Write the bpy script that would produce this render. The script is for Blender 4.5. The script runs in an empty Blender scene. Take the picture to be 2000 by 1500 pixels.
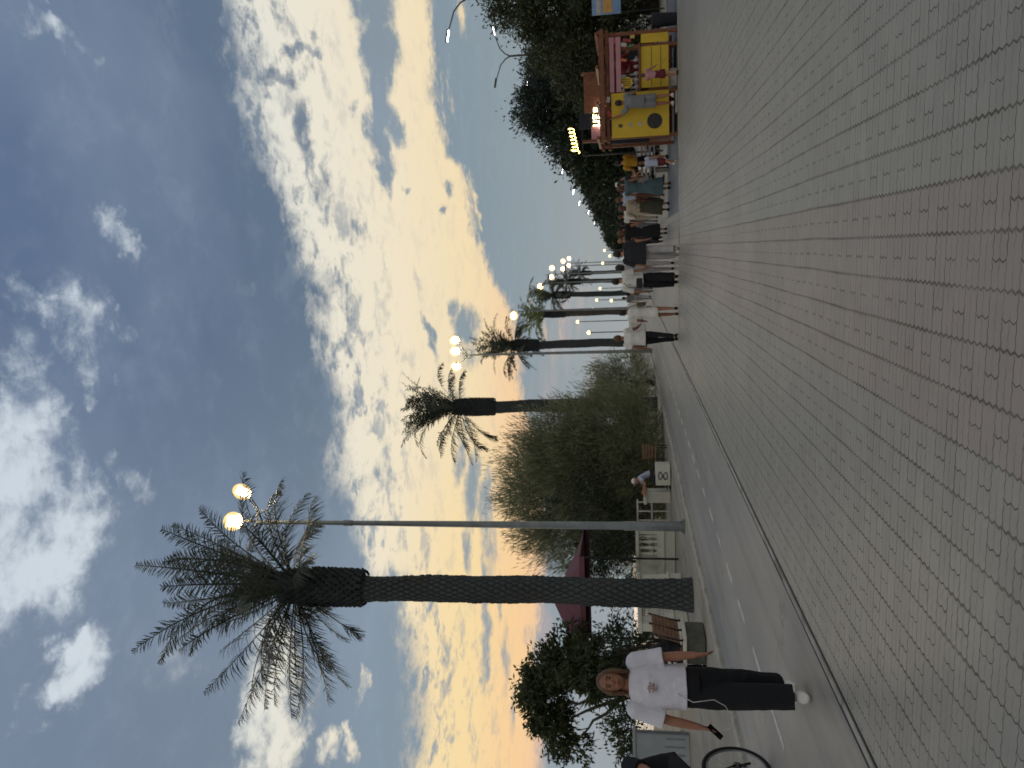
import bpy, bmesh, math, random
import numpy as np
from mathutils import Vector, Matrix
random.seed(7)
rng = np.random.default_rng(7)
C = bpy.context.scene.collection
SC = bpy.context.scene

# ------------------------------------------------------------------ camera
CAM_H = 1.38
YAW = math.radians(9.834); PITCH = math.atan(229.6/1500); ROLL = math.radians(1.0)
f_ = Vector((-math.sin(YAW)*math.cos(PITCH), math.cos(YAW)*math.cos(PITCH), math.sin(PITCH)))
r0 = Vector((math.cos(YAW), math.sin(YAW), 0)); u0 = r0.cross(f_)
r_ = r0*math.cos(ROLL) - u0*math.sin(ROLL)
u_ = r0*math.sin(ROLL) + u0*math.cos(ROLL)
cam = bpy.data.cameras.new('camera'); camo = bpy.data.objects.new('camera', cam); C.objects.link(camo)
X = -u_; Y = r_; Z = -f_                      # the phone was held sideways: world up is picture left
M = Matrix(((X.x, Y.x, Z.x, 0), (X.y, Y.y, Z.y, 0), (X.z, Y.z, Z.z, CAM_H), (0, 0, 0, 1)))
camo.matrix_world = M
cam.sensor_width = 36; cam.lens = 27; cam.clip_end = 5000; cam.clip_start = 0.05
cam.dof.use_dof = True; cam.dof.focus_distance = 3.6; cam.dof.aperture_fstop = 4.6
SC.camera = camo

# ------------------------------------------------------------------ view
SC.view_settings.view_transform = 'Standard'; SC.view_settings.look = 'None'
SC.view_settings.exposure = 0.0; SC.view_settings.gamma = 1.0
SC.render.engine = 'CYCLES'
try: SC.cycles.use_denoising = True
except Exception: pass
SC.cycles.max_bounces = 5; SC.cycles.diffuse_bounces = 3; SC.cycles.transparent_max_bounces = 6

def lin(c):
    return tuple(((x/255)/12.92 if x/255 <= 0.04045 else ((x/255+0.055)/1.055)**2.4) for x in c)
def L4(*c): return (*lin(c), 1)

class NT:
    def __init__(s, tree): s.t = tree; s.n = tree.nodes; s.l = tree.links
    def node(s, typ, **kw):
        n = s.n.new(typ)
        for k, v in kw.items(): setattr(n, k, v)
        return n
    def put(s, sock, v):
        if isinstance(v, bpy.types.NodeSocket): s.l.new(v, sock)
        elif v is not None: sock.default_value = v
    def m(s, op, a, b=None, c=None, clamp=False):
        n = s.node('ShaderNodeMath', operation=op); n.use_clamp = clamp
        s.put(n.inputs[0], a)
        if b is not None: s.put(n.inputs[1], b)
        if c is not None: s.put(n.inputs[2], c)
        return n.outputs[0]
    def vm(s, op, a, b=None, sc=None):
        n = s.node('ShaderNodeVectorMath', operation=op)
        s.put(n.inputs[0], a)
        if b is not None: s.put(n.inputs[1], b)
        if sc is not None: s.put(n.inputs['Scale'], sc)
        return n.outputs['Value'] if op in ('LENGTH', 'DOT_PRODUCT') else n.outputs[0]
    def mr(s, v, a, b, c=0.0, d=1.0, smooth=True):
        n = s.node('ShaderNodeMapRange'); n.interpolation_type = 'SMOOTHSTEP' if smooth else 'LINEAR'
        s.put(n.inputs[0], v)
        for i, q in enumerate((a, b, c, d)): s.put(n.inputs[i+1], q)
        return n.outputs[0]
    def mix(s, f, a, b, typ='MIX'):
        n = s.node('ShaderNodeMix'); n.data_type = 'RGBA'; n.blend_type = typ
        s.put(n.inputs[0], f); s.put(n.inputs[6], a); s.put(n.inputs[7], b)
        return n.outputs[2]
    def noise(s, vec, scale, detail=4, rough=0.5, dist=0.0, out=0, dims='3D'):
        n = s.node('ShaderNodeTexNoise'); n.noise_dimensions = dims
        s.put(n.inputs['Vector'], vec); n.inputs['Scale'].default_value = scale
        n.inputs['Detail'].default_value = detail; n.inputs['Roughness'].default_value = rough
        n.inputs['Distortion'].default_value = dist
        return n.outputs[out]
    def ramp(s, v, stops):
        n = s.node('ShaderNodeValToRGB'); s.put(n.inputs[0], v)
        e = n.color_ramp.elements
        while len(e) > 1: e.remove(e[-1])
        e[0].position = stops[0][0]; e[0].color = stops[0][1]
        for p, c in stops[1:]:
            q = e.new(p); q.color = c
        return n.outputs[0]
    def curve(s, v, pts):
        n = s.node('ShaderNodeFloatCurve'); s.put(n.inputs['Value'], v)
        c = n.mapping.curves[0]
        c.points[0].location = pts[0]; c.points[1].location = pts[-1]
        for p in pts[1:-1]: c.points.new(*p)
        n.mapping.update(); return n.outputs[0]
    def xyz(s, v):
        n = s.node('ShaderNodeSeparateXYZ'); s.put(n.inputs[0], v); return n.outputs
    def comb(s, x, y, z):
        n = s.node('ShaderNodeCombineXYZ')
        for i, q in enumerate((x, y, z)): s.put(n.inputs[i], q)
        return n.outputs[0]

# ------------------------------------------------------------------ dusk sky
ADDS = [(-18.1,41.7,11.1,3.2,0,1.0), (-23.0,39.1,5.4,2.9,0,0.95), (-18.0,38.1,2.5,1.4,0,0.55), (-26.2,39.8,2.4,2.6,0,0.7), (-31.8,37.0,2.8,1.6,-35,0.95), (-35.9,38.5,0.9,1.0,-40,0.35), (3.1,34.9,2.1,0.9,20,0.6), (18.4,36.9,1.6,0.8,40,0.28), (17.6,35.7,2.0,0.6,40,0.33), (15.6,33.7,0.8,0.4,0,0.25), (-2.8,40.2,4.6,1.1,30,0.36), (-4.6,38.1,4.6,1.9,0,0.45), (-6.7,37.6,2.5,1.3,0,0.45), (-4.7,35.4,1.1,1.8,0,0.3), (-8.4,35.7,0.5,0.4,0,0.4), (-10.3,37.2,1.3,0.7,0,0.35), (-34.3,24.1,5.3,2.1,3,1.0), (-29.8,24.9,2.6,1.8,0,0.6), (-17.2,35.1,2.5,0.9,30,0.3), (-20.1,36.2,2.1,1.7,0,0.4), (-32.0,18.6,1.6,0.4,5,0.7), (-36.4,20.1,1.3,0.9,30,0.8), (-35.7,18.9,1.3,0.5,20,0.6), (-32.5,22.7,1.4,2.6,0,0.15), (-30.8,30.8,3.0,3.3,0,0.18), (-1.8,27.5,2.4,1.3,-50,0.12), (-3.1,32.8,2.4,2.2,-30,0.12), (-12.4,23.7,1.6,3.1,20,0.1), (11.2,24.9,0.6,1.5,0,0.5), (16.1,26.3,1.9,0.6,0,0.25), (3.6,11.0,1.4,0.2,12,0.75), (16.3,10.7,1.4,0.4,0,0.8), (11.8,12.0,2.0,0.3,0,0.35), (11.2,12.6,1.5,0.2,0,0.4), (-4.1,7.2,1.5,0.4,0,0.2), (-5.7,4.8,1.7,0.3,0,0.33), (-6.4,6.2,1.5,0.3,0,0.35), (-8.0,5.4,1.0,0.3,0,0.3)]
HOLES = [(17.8,16.5,2.4,1.5,-2,1), (14.9,16.8,2.9,1.4,-3,1), (11.9,17.0,3.0,1.2,-4,1), (8.7,17.3,2.8,0.9,-6,1), (6.2,17.3,1.8,0.5,-7,0.9), (15.4,22.5,0.7,0.8,0,0.75), (15.1,21.4,0.5,1.0,0,0.6), (13.4,23.7,1.1,1.6,-20,0.8), (9.8,22.4,2.3,0.9,0,0.75), (11.6,23.2,1.3,1.0,0,0.5), (6.0,21.2,1.7,0.7,0,0.6), (10.8,19.0,0.7,0.3,0,0.4), (9.7,16.2,1.7,0.5,0,0.7), (2.0,19.4,1.2,0.4,0,0.5), (-0.1,17.4,1.1,0.2,0,0.4), (4.8,12.6,0.8,0.4,5,0.8), (3.3,13.0,0.5,0.3,0,0.8), (5.1,15.8,0.4,0.3,0,0.6), (-6.0,14.8,2.1,0.4,12,0.8), (-4.3,13.0,1.1,0.5,0,0.7), (-5.5,12.2,1.6,1.1,0,0.85), (-7.4,11.9,1.1,1.0,0,0.5), (-15.6,12.6,2.3,0.5,5,0.6), (-2.0,21.9,1.9,0.5,0,0.45), (-3.2,22.3,1.2,0.5,0,0.4), (-5.2,20.6,1.9,0.5,0,0.5), (-2.3,15.3,1.4,0.3,0,0.3), (-17.9,11.6,3.1,0.7,3,0.8), (-19.0,10.6,3.4,0.6,3,0.7), (-22.4,10.2,3.0,0.5,0,0.5), (-21.7,11.9,2.3,0.4,0,0.6), (-25.3,10.7,3.3,0.3,0,0.75), (-29.2,10.5,3.5,0.4,3,0.7), (-29.9,9.1,3.2,0.3,-3,0.5), (-26.0,9.6,2.1,0.2,0,0.5), (-29.3,13.5,1.7,0.4,12,0.6), (-31.7,13.1,2.2,0.4,-18,0.6), (-25.8,14.7,1.6,0.2,0,0.4), (-22.5,15.0,2.3,0.2,0,0.3), (-11.2,20.4,1.8,0.5,0,0.3), (-16.8,18.9,2.4,0.7,-30,0.4), (-19.9,19.2,1.6,0.5,-30,0.35), (-28.4,17.8,4.7,1.4,-8,0.8), (-32.6,17.5,3.8,1.8,-4,0.8), (-35.6,17.6,2.0,1.3,0,0.5), (-10.1,13.3,1.5,0.7,0,0.4), (-11.7,12.4,2.3,0.3,0,0.35), (-33.5,8.4,2.6,0.3,0,0.4), (-28.1,7.5,1.1,0.5,0,0.4)]
B1 = [(-37.1,15.4), (-33.8,15.3), (-30.5,16.0), (-27.0,17.0), (-24.1,19.1), (-21.4,20.0), (-17.9,21.2), (-15.6,21.6), (-11.6,21.7), (-8.8,22.0), (-5.2,23.0), (-2.0,23.3), (1.6,23.7), (4.3,24.3), (7.0,25.2), (8.6,25.7), (10.4,26.2), (14.3,25.8), (18.7,26.0)]
B2 = [(-36.6,6.3), (-33.4,6.5), (-30.1,7.1), (-26.7,6.6), (-19.4,6.6), (-13.7,7.0), (-11.0,8.1), (-5.6,8.4), (-3.7,8.9), (-1.7,10.0), (1.0,11.0), (3.6,11.3), (6.2,11.6), (7.7,12.7), (10.9,13.2), (14.3,13.2), (17.5,13.1)]
w = bpy.data.worlds.new('World'); SC.world = w; w.use_nodes = True
w.cycles.sampling_method = 'MANUAL'; w.cycles.sample_map_resolution = 512
t = NT(w.node_tree); t.n.clear()
D = t.node('ShaderNodeTexCoord').outputs['Generated']
dx, dy, dz = t.xyz(D)
az = t.m('MULTIPLY', t.m('ARCTAN2', dx, dy), 57.2958)
el = t.m('MULTIPLY', t.m('ARCSINE', t.m('MINIMUM', t.m('MAXIMUM', dz, -1.0), 1.0)), 57.2958)
# noise lives on a cloud deck seen in perspective, so it flattens towards the horizon
zz = t.m('ADD', t.m('MAXIMUM', dz, 0.0), 0.10)
deck = t.comb(t.m('DIVIDE', dx, zz), t.m('DIVIDE', dy, zz), 0.0)
n_big = t.noise(deck, 1.1, 5, 0.55, 0.3, out=1)
n_mid = t.noise(t.vm('ADD', deck, (3.1, 7.7, 0)), 7.0, 7, 0.62, 0.25)
n_fin = t.noise(t.vm('ADD', deck, (9.1, 1.7, 0)), 19.0, 6, 0.66, 0.4)
n_sof = t.noise(t.vm('ADD', deck, (5.5, 2.2, 0)), 1.6, 4, 0.5, 0.2)
nc = t.vm('SUBTRACT', t.noise(t.comb(az, t.m('MULTIPLY', el, 1.7), 0.0), 0.16, 6, 0.62, 0.0, out=1), (0.5, 0.5, 0.5))
nf = t.vm('SUBTRACT', t.noise(t.comb(az, t.m('MULTIPLY', el, 1.5), 4.0), 0.55, 5, 0.6, 0.0, out=1), (0.5, 0.5, 0.5))
lowsc = t.mr(el, 5.0, 26.0, 0.28, 1.0)
warp = t.vm('ADD', t.vm('MULTIPLY', nc, (7.5, 4.2, 0)), t.vm('MULTIPLY', nf, (3.0, 2.0, 0)))
warp = t.vm('SCALE', warp, sc=lowsc)
AE = t.vm('ADD', t.comb(az, el, 0.0), warp)
waz, wel, _ = t.xyz(AE)
def blobs(lst):
    acc = 0.0
    for (a, e, ra, re, ang, wt) in lst:
        v = t.comb(waz, wel, acc)             # carrying acc along keeps the nodes evaluated one blob at a time
        if abs(ang) < 8:
            n = t.node('ShaderNodeVectorMath', operation='MULTIPLY_ADD'); t.put(n.inputs[0], v)
            n.inputs[1].default_value = (1/ra, 1/re, 1e-5); n.inputs[2].default_value = (-a/ra, -e/re, 0)
        else:
            n = t.node('ShaderNodeMapping', vector_type='TEXTURE'); t.put(n.inputs[0], v)
            n.inputs['Location'].default_value = (a, e, 0)
            n.inputs['Rotation'].default_value = (0, 0, math.radians(ang))
            n.inputs['Scale'].default_value = (ra, re, 1e5)
        r = t.mr(t.vm('LENGTH', n.outputs[0]), 1.55, 0.25, 0.0, wt)
        acc = t.m('MAXIMUM', acc, r)
    return acc
A_ = blobs(ADDS); H_ = blobs(HOLES)
naz = t.m('DIVIDE', t.m('ADD', waz, 40.0), 62.0, clamp=True)
def bound(pts): return t.m('MULTIPLY', t.curve(naz, [((a+40)/62, e/50) for a, e in pts]), 50.0)
b1 = bound(B1); b2 = bound(B2)
mid0 = t.m('SUBTRACT', n_mid, 0.5); fin0 = t.m('SUBTRACT', n_fin, 0.5)
up = t.mr(t.m('ADD', t.m('SUBTRACT', b1, wel), t.m('ADD', t.m('MULTIPLY', mid0, 4.0), t.m('MULTIPLY', fin0, 2.5))), -0.6, 1.5)
dn = t.mr(t.m('ADD', t.m('SUBTRACT', wel, b2), t.m('MULTIPLY', fin0, 1.6)), -0.5, 0.5)
band = t.m('MULTIPLY', up, dn)
# torn blue gaps near the upper edge of the lit deck
mf = t.m('ADD', t.m('MULTIPLY', mid0, 1.2), t.m('MULTIPLY', fin0, 0.8))
gap = t.m('MULTIPLY', t.mr(mf, -0.03, 0.22), t.mr(t.m('SUBTRACT', b1, wel), 8.0, 0.5, 0.08, 1.0))
band = t.m('MULTIPLY', band, t.m('SUBTRACT', 1.0, t.m('MULTIPLY', gap, 0.9)))
H2 = t.mr(t.m('ADD', H_, t.m('MULTIPLY', mf, t.mr(H_, 0.0, 0.4, 0.0, 0.9))), 0.08, 0.85)
band = t.m('MULTIPLY', band, t.m('SUBTRACT', 1.0, t.m('MULTIPLY', H2, 0.95)))
A2 = t.m('SUBTRACT', A_, t.m('MULTIPLY', t.m('ADD', mf, 0.03), t.mr(A_, 0.0, 0.35, 0.0, 1.9)))
A2 = t.mr(A2, 0.05, 1.05, 0.0, 1.0)
litf = t.m('MAXIMUM', band, A2, clamp=True)
# shades of the unlit cloud and clear air
elN = t.m('DIVIDE', el, 50.0, clamp=True)
dark = t.ramp(elN, [(0.0, L4(160,165,164)), (0.05, L4(156,163,164)), (0.12, L4(146,158,163)), (0.24, L4(132,149,160)), (0.36, L4(122,141,156)), (0.46, L4(100,118,138)), (0.62, L4(95,113,138)), (0.8, L4(93,112,141)), (1.0, L4(88,106,134))])
left = t.mr(az, 0.0, -30.0)
dark = t.mix(t.m('MULTIPLY', left, 0.35), dark, L4(148,160,172))
dark = t.mix(t.mr(n_sof, 0.42, 0.72, 0.0, t.mr(el, 6.0, 30.0, 0.12, 0.30)), dark, L4(150,166,186))
dark = t.mix(t.mr(t.m('ADD', mid0, t.m('MULTIPLY', fin0, 0.5)), -0.05, 0.35, 0.0, 0.16), dark, L4(165,180,198))
# lit cloud: cream overhead, gold then peach low over the sea on the left
lit = t.ramp(elN, [(0.0, L4(238,202,178)), (0.12, L4(240,205,170)), (0.17, L4(243,214,172)), (0.24, L4(243,222,182)), (0.34, L4(240,227,200)), (0.42, L4(235,228,210)), (0.52, L4(225,226,218)), (0.7, L4(208,217,224)), (1.0, L4(196,208,222))])
gold = t.m('MULTIPLY', t.mr(az, -8.0, -27.0), t.m('MULTIPLY', t.mr(el, 19.0, 12.0), t.mr(el, 5.5, 8.0)))
lit = t.mix(t.m('MULTIPLY', gold, 0.48), lit, L4(252,218,148))
peach = t.m('MULTIPLY', t.mr(el, 11.5, 8.0), t.mr(az, 6.0, -10.0))
lit = t.mix(t.m('MULTIPLY', peach, 0.45), lit, L4(250,198,150))
lit = t.mix(t.mr(t.m('ADD', mid0, fin0), 0.05, 0.45, 0.0, 0.28), lit, L4(196,196,188))
col = t.mix(litf, dark, lit)
pink = t.m('MULTIPLY', t.mr(n_big, 0.45, 0.62), t.m('MULTIPLY', t.mr(el, 8.5, 6.0), t.mr(el, 2.0, 3.5)))
col = t.mix(t.m('MULTIPLY', pink, t.mr(az, 3.0, -6.0, 0.0, 0.35)), col, L4(214,178,170))
# a trace of the physical sky, mostly felt away from the picture (behind and overhead)
sky = t.node('ShaderNodeTexSky', sky_type='NISHITA'); sky.sun_disc = False
sky.sun_elevation = math.radians(3); sky.sun_rotation = math.radians(-26)
skyc = t.vm('SCALE', sky.outputs[0], sc=0.10)
col = t.mix(t.mr(dy, 0.2, -0.3, 0.0, 0.10), col, skyc)
col = t.mix(t.mr(dy, 0.35, -0.25, 0.0, 0.6), col, L4(196,195,190))  # unseen sky behind the camera, brightened to fill surfaces facing it
col = t.mix(t.mr(dz, 0.0, -0.12), col, L4(95,98,98))
bg = t.node('ShaderNodeBackground'); t.put(bg.inputs[0], col); bg.inputs[1].default_value = 1.0
t.l.new(bg.outputs[0], t.node('ShaderNodeOutputWorld').inputs[0])

sun = bpy.data.lights.new('sun', 'SUN'); sun.energy = 0.35; sun.angle = math.radians(18); sun.color = (1.0, 0.80, 0.58)
suno = bpy.data.objects.new('sun', sun); C.objects.link(suno)
sa, se = math.radians(-26), math.radians(7)
sd = Vector((math.sin(sa)*math.cos(se), math.cos(sa)*math.cos(se), math.sin(se)))
suno.rotation_euler = sd.to_track_quat('Z', 'Y').to_euler()

# ------------------------------------------------------------------ helpers
def nrm(v): return v/(np.linalg.norm(v)+1e-9)
class MB:
    def __init__(s): s.v = []; s.f = []
    def add(s, vs, fs):
        o = len(s.v); s.v.extend([tuple(float(c) for c in p) for p in vs]); s.f.extend([tuple(i+o for i in q) for q in fs])
    def box(s, x0, x1, y0, y1, z0, z1, bev=0.0, M=None):
        if x0 > x1: x0, x1 = x1, x0
        if y0 > y1: y0, y1 = y1, y0
        if z0 > z1: z0, z1 = z1, z0
        b = min(bev, (x1-x0)/2.2, (y1-y0)/2.2, (z1-z0)/2.2)
        if b <= 0:
            vs = [(x, y, z) for z in (z0, z1) for y in (y0, y1) for x in (x0, x1)]
            fs = [(0,2,3,1),(4,5,7,6),(0,1,5,4),(1,3,7,5),(3,2,6,7),(2,0,4,6)]
        else:                                        # bevelled box: every corner becomes three vertices
            vs = []; idx = {}
            for i, x in enumerate((x0, x1)):
                for j, y in enumerate((y0, y1)):
                    for k, z in enumerate((z0, z1)):
                        sx, sy, sz = (1-2*i)*b, (1-2*j)*b, (1-2*k)*b
                        for a, p in enumerate(((x, y+sy, z+sz), (x+sx, y, z+sz), (x+sx, y+sy, z))):
                            idx[i, j, k, a] = len(vs); vs.append(p)
            fs = []
            for i in (0, 1): fs.append([idx[i, j, k, 0] for j, k in ((0,0),(0,1),(1,1),(1,0))])
            for j in (0, 1): fs.append([idx[i, j, k, 1] for i, k in ((0,0),(0,1),(1,1),(1,0))])
            for k in (0, 1): fs.append([idx[i, j, k, 2] for i, j in ((0,0),(0,1),(1,1),(1,0))])
            for i in (0, 1):
                for j in (0, 1): fs.append([idx[i,j,0,0], idx[i,j,0,1], idx[i,j,1,1], idx[i,j,1,0]])
            for i in (0, 1):
                for k in (0, 1): fs.append([idx[i,0,k,0], idx[i,0,k,2], idx[i,1,k,2], idx[i,1,k,0]])
            for j in (0, 1):
                for k in (0, 1): fs.append([idx[0,j,k,1], idx[0,j,k,2], idx[1,j,k,2], idx[1,j,k,1]])
            for i in (0, 1):
                for j in (0, 1):
                    for k in (0, 1): fs.append([idx[i,j,k,0], idx[i,j,k,1], idx[i,j,k,2]])
        if M is not None: vs = [tuple(M @ Vector(p)) for p in vs]
        s.add(vs, fs)
    def tube(s, pts, rad, n=10, xdir=None, ratio=None, cap=True):
        """rings along a path; rad one number, a list, or a list of (rx, ry); xdir fixes the rx axis"""
        P_ = [np.array(p, float) for p in pts]; N = len(P_)
        if not isinstance(rad, (list, tuple)): rad = [rad]*N
        vs = []; a = None
        for i, p in enumerate(P_):
            tg = nrm((P_[min(i+1, N-1)] - P_[max(i-1, 0)]))
            if xdir is not None: ref = np.array(xdir, float)
            elif a is not None: ref = a
            else: ref = np.array((1, 0, 0)) if abs(tg[0]) < 0.8 else np.array((0, 1, 0))
            a = nrm(ref - tg*np.dot(ref, tg)); b = np.cross(tg, a)
            r = rad[i]; rx, ry = r if isinstance(r, (tuple, list)) else (r, r)
            for k in range(n):
                c, q = math.cos(2*math.pi*k/n), math.sin(2*math.pi*k/n)
                vs.append(p + a*c*rx + b*q*ry)
        fs = [(i*n+k, i*n+(k+1) % n, (i+1)*n+(k+1) % n, (i+1)*n+k) for i in range(N-1) for k in range(n)]
        if cap: fs += [tuple(range(n))[::-1], tuple(range((N-1)*n, N*n))]
        s.add(vs, fs)
    def ball(s, c, r, n=12, m=8, M=None):
        rx, ry, rz = r if isinstance(r, (tuple, list)) else (r, r, r)
        vs = [(0, 0, rz)]
        for i in range(1, m):
            th = math.pi*i/m
            for k in range(n): vs.append((rx*math.sin(th)*math.cos(2*math.pi*k/n), ry*math.sin(th)*math.sin(2*math.pi*k/n), rz*math.cos(th)))
        vs.append((0, 0, -rz))
        fs = [(0, 1+k, 1+(k+1) % n) for k in range(n)]
        for i in range(m-2):
            for k in range(n): fs.append((1+i*n+k, 1+(i+1)*n+k, 1+(i+1)*n+(k+1) % n, 1+i*n+(k+1) % n))
        l = len(vs)-1; o = 1+(m-2)*n
        fs += [(l, o+(k+1) % n, o+k) for k in range(n)]
        if M is not None: vs = [tuple(M @ Vector(v)) for v in vs]
        s.add([(v[0]+c[0], v[1]+c[1], v[2]+c[2]) for v in vs], fs)
    def lathe(s, c, prof, n=14):
        vs = [(c[0]+r*math.cos(2*math.pi*k/n), c[1]+r*math.sin(2*math.pi*k/n), c[2]+z) for r, z in prof for k in range(n)]
        N = len(prof)
        fs = [(i*n+k, i*n+(k+1) % n, (i+1)*n+(k+1) % n, (i+1)*n+k) for i in range(N-1) for k in range(n)]
        fs += [tuple(range(n))[::-1], tuple(range((N-1)*n, N*n))]
        s.add(vs, fs)
    def mesh(s, name):
        me = bpy.data.meshes.new(name); me.from_pydata(s.v, [], s.f); me.update(); return me
    def build(s, name, mat, parent=None, smooth=False, auto=False, fixn=True):
        me = s.mesh(name)
        if fixn:
            bm = bmesh.new(); bm.from_mesh(me); bmesh.ops.recalc_face_normals(bm, faces=bm.faces); bm.to_mesh(me); bm.free()
        return link(name, me, mat, parent, smooth, auto)
def link(name, me, mat, parent=None, smooth=False, auto=False):
    o = bpy.data.objects.new(name, me); C.objects.link(o)
    if mat is not None: me.materials.append(mat)
    if smooth or auto: me.shade_smooth()
    if auto:
        try: me.set_sharp_from_angle(angle=math.radians(38))
        except Exception: pass
    if parent is not None: o.parent = parent
    return o
def np_mesh(name, V, F, mat, parent=None, smooth=False):
    """V (n,3), F (m,k) numpy arrays"""
    me = bpy.data.meshes.new(name); k = F.shape[1]
    me.vertices.add(len(V)); me.vertices.foreach_set('co', V.astype(np.float32).ravel())
    me.loops.add(F.size); me.loops.foreach_set('vertex_index', F.astype(np.int32).ravel())
    me.polygons.add(len(F)); me.polygons.foreach_set('loop_start', np.arange(0, F.size, k, dtype=np.int32))
    me.polygons.foreach_set('loop_total', np.full(len(F), k, dtype=np.int32))
    me.update(calc_edges=True); me.validate()
    return link(name, me, mat, parent, smooth)
def empty(name, loc=(0,0,0), rz=0):
    o = bpy.data.objects.new(name, None); C.objects.link(o); o.location = loc; o.rotation_euler.z = rz
    o.empty_display_size = 0.2; return o
def tag(o, label=None, cat=None, group=None, kind=None):
    if label: o['label'] = label
    if cat: o['category'] = cat
    if group: o['group'] = group
    if kind: o['kind'] = kind
    return o
def copy_tree(o, parent=None):
    c = o.copy(); C.objects.link(c); c.parent = parent
    for ch in list(o.children): copy_tree(ch, c)
    return c

# ------------------------------------------------------------------ materials
def base(name, rough=0.6, spec=0.5, metal=0.0):
    m = bpy.data.materials.new(name); m.use_nodes = True
    T = NT(m.node_tree); b = m.node_tree.nodes['Principled BSDF']
    b.inputs['Roughness'].default_value = rough; b.inputs['Metallic'].default_value = metal
    b.inputs['Specular IOR Level'].default_value = spec
    return m, T, b
def mat(name, rgb, rough=0.6, var=0.15, scale=4.0, bump=0.0, bscale=40.0, spec=0.4, metal=0.0, dirt=None, coat=0.0):
    m, T, b = base(name, rough, spec, metal)
    co = T.node('ShaderNodeTexCoord').outputs['Object']
    n = T.noise(co, scale, 6, 0.6, 0.2)
    hi = tuple(min(1, c*(1+var)) for c in rgb)+(1,); lo = tuple(c*(1-var) for c in rgb)+(1,)
    c = T.mix(T.mr(n, 0.3, 0.7), lo, hi)
    if dirt: c = T.mix(T.mr(T.noise(co, scale*0.6, 7, 0.65, 0.5), 0.52, 0.70, 0, dirt[1]), c, (*dirt[0], 1))
    T.put(b.inputs['Base Color'], c)
    if bump:
        bn = T.node('ShaderNodeBump'); bn.inputs['Strength'].default_value = bump; bn.inputs['Distance'].default_value = 0.02
        T.put(bn.inputs['Height'], T.noise(co, bscale, 5, 0.6)); T.put(b.inputs['Normal'], bn.outputs[0])
    if coat: b.inputs['Coat Weight'].default_value = coat
    return m
def emit(name, rgb, strength):
    m, T, b = base(name, 0.4)
    b.inputs['Base Color'].default_value = (0.8, 0.8, 0.8, 1)
    b.inputs['Emission Color'].default_value = (*rgb, 1); b.inputs['Emission Strength'].default_value = strength
    return m
def leafmat(name, dark, light, rough=0.55, trans=0.25):
    m, T, b = base(name, rough, 0.3)
    geo = T.node('ShaderNodeNewGeometry')
    co = T.node('ShaderNodeTexCoord').outputs['Object']
    c = T.mix(geo.outputs['Random Per Island'], (*dark, 1), (*light, 1))
    c = T.mix(T.mr(T.noise(co, 0.9, 3), 0.35, 0.7, 0, 0.5), c, tuple(x*1.25 for x in light)+(1,))
    T.put(b.inputs['Base Color'], c)
    tr = T.node('ShaderNodeBsdfTranslucent'); T.put(tr.inputs[0], c)
    ms = T.node('ShaderNodeMixShader'); ms.inputs[0].default_value = trans
    out = [n for n in T.n if n.type == 'OUTPUT_MATERIAL'][0]
    T.l.new(b.outputs[0], ms.inputs[1]); T.l.new(tr.outputs[0], ms.inputs[2]); T.l.new(ms.outputs[0], out.inputs[0])
    return m

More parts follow.
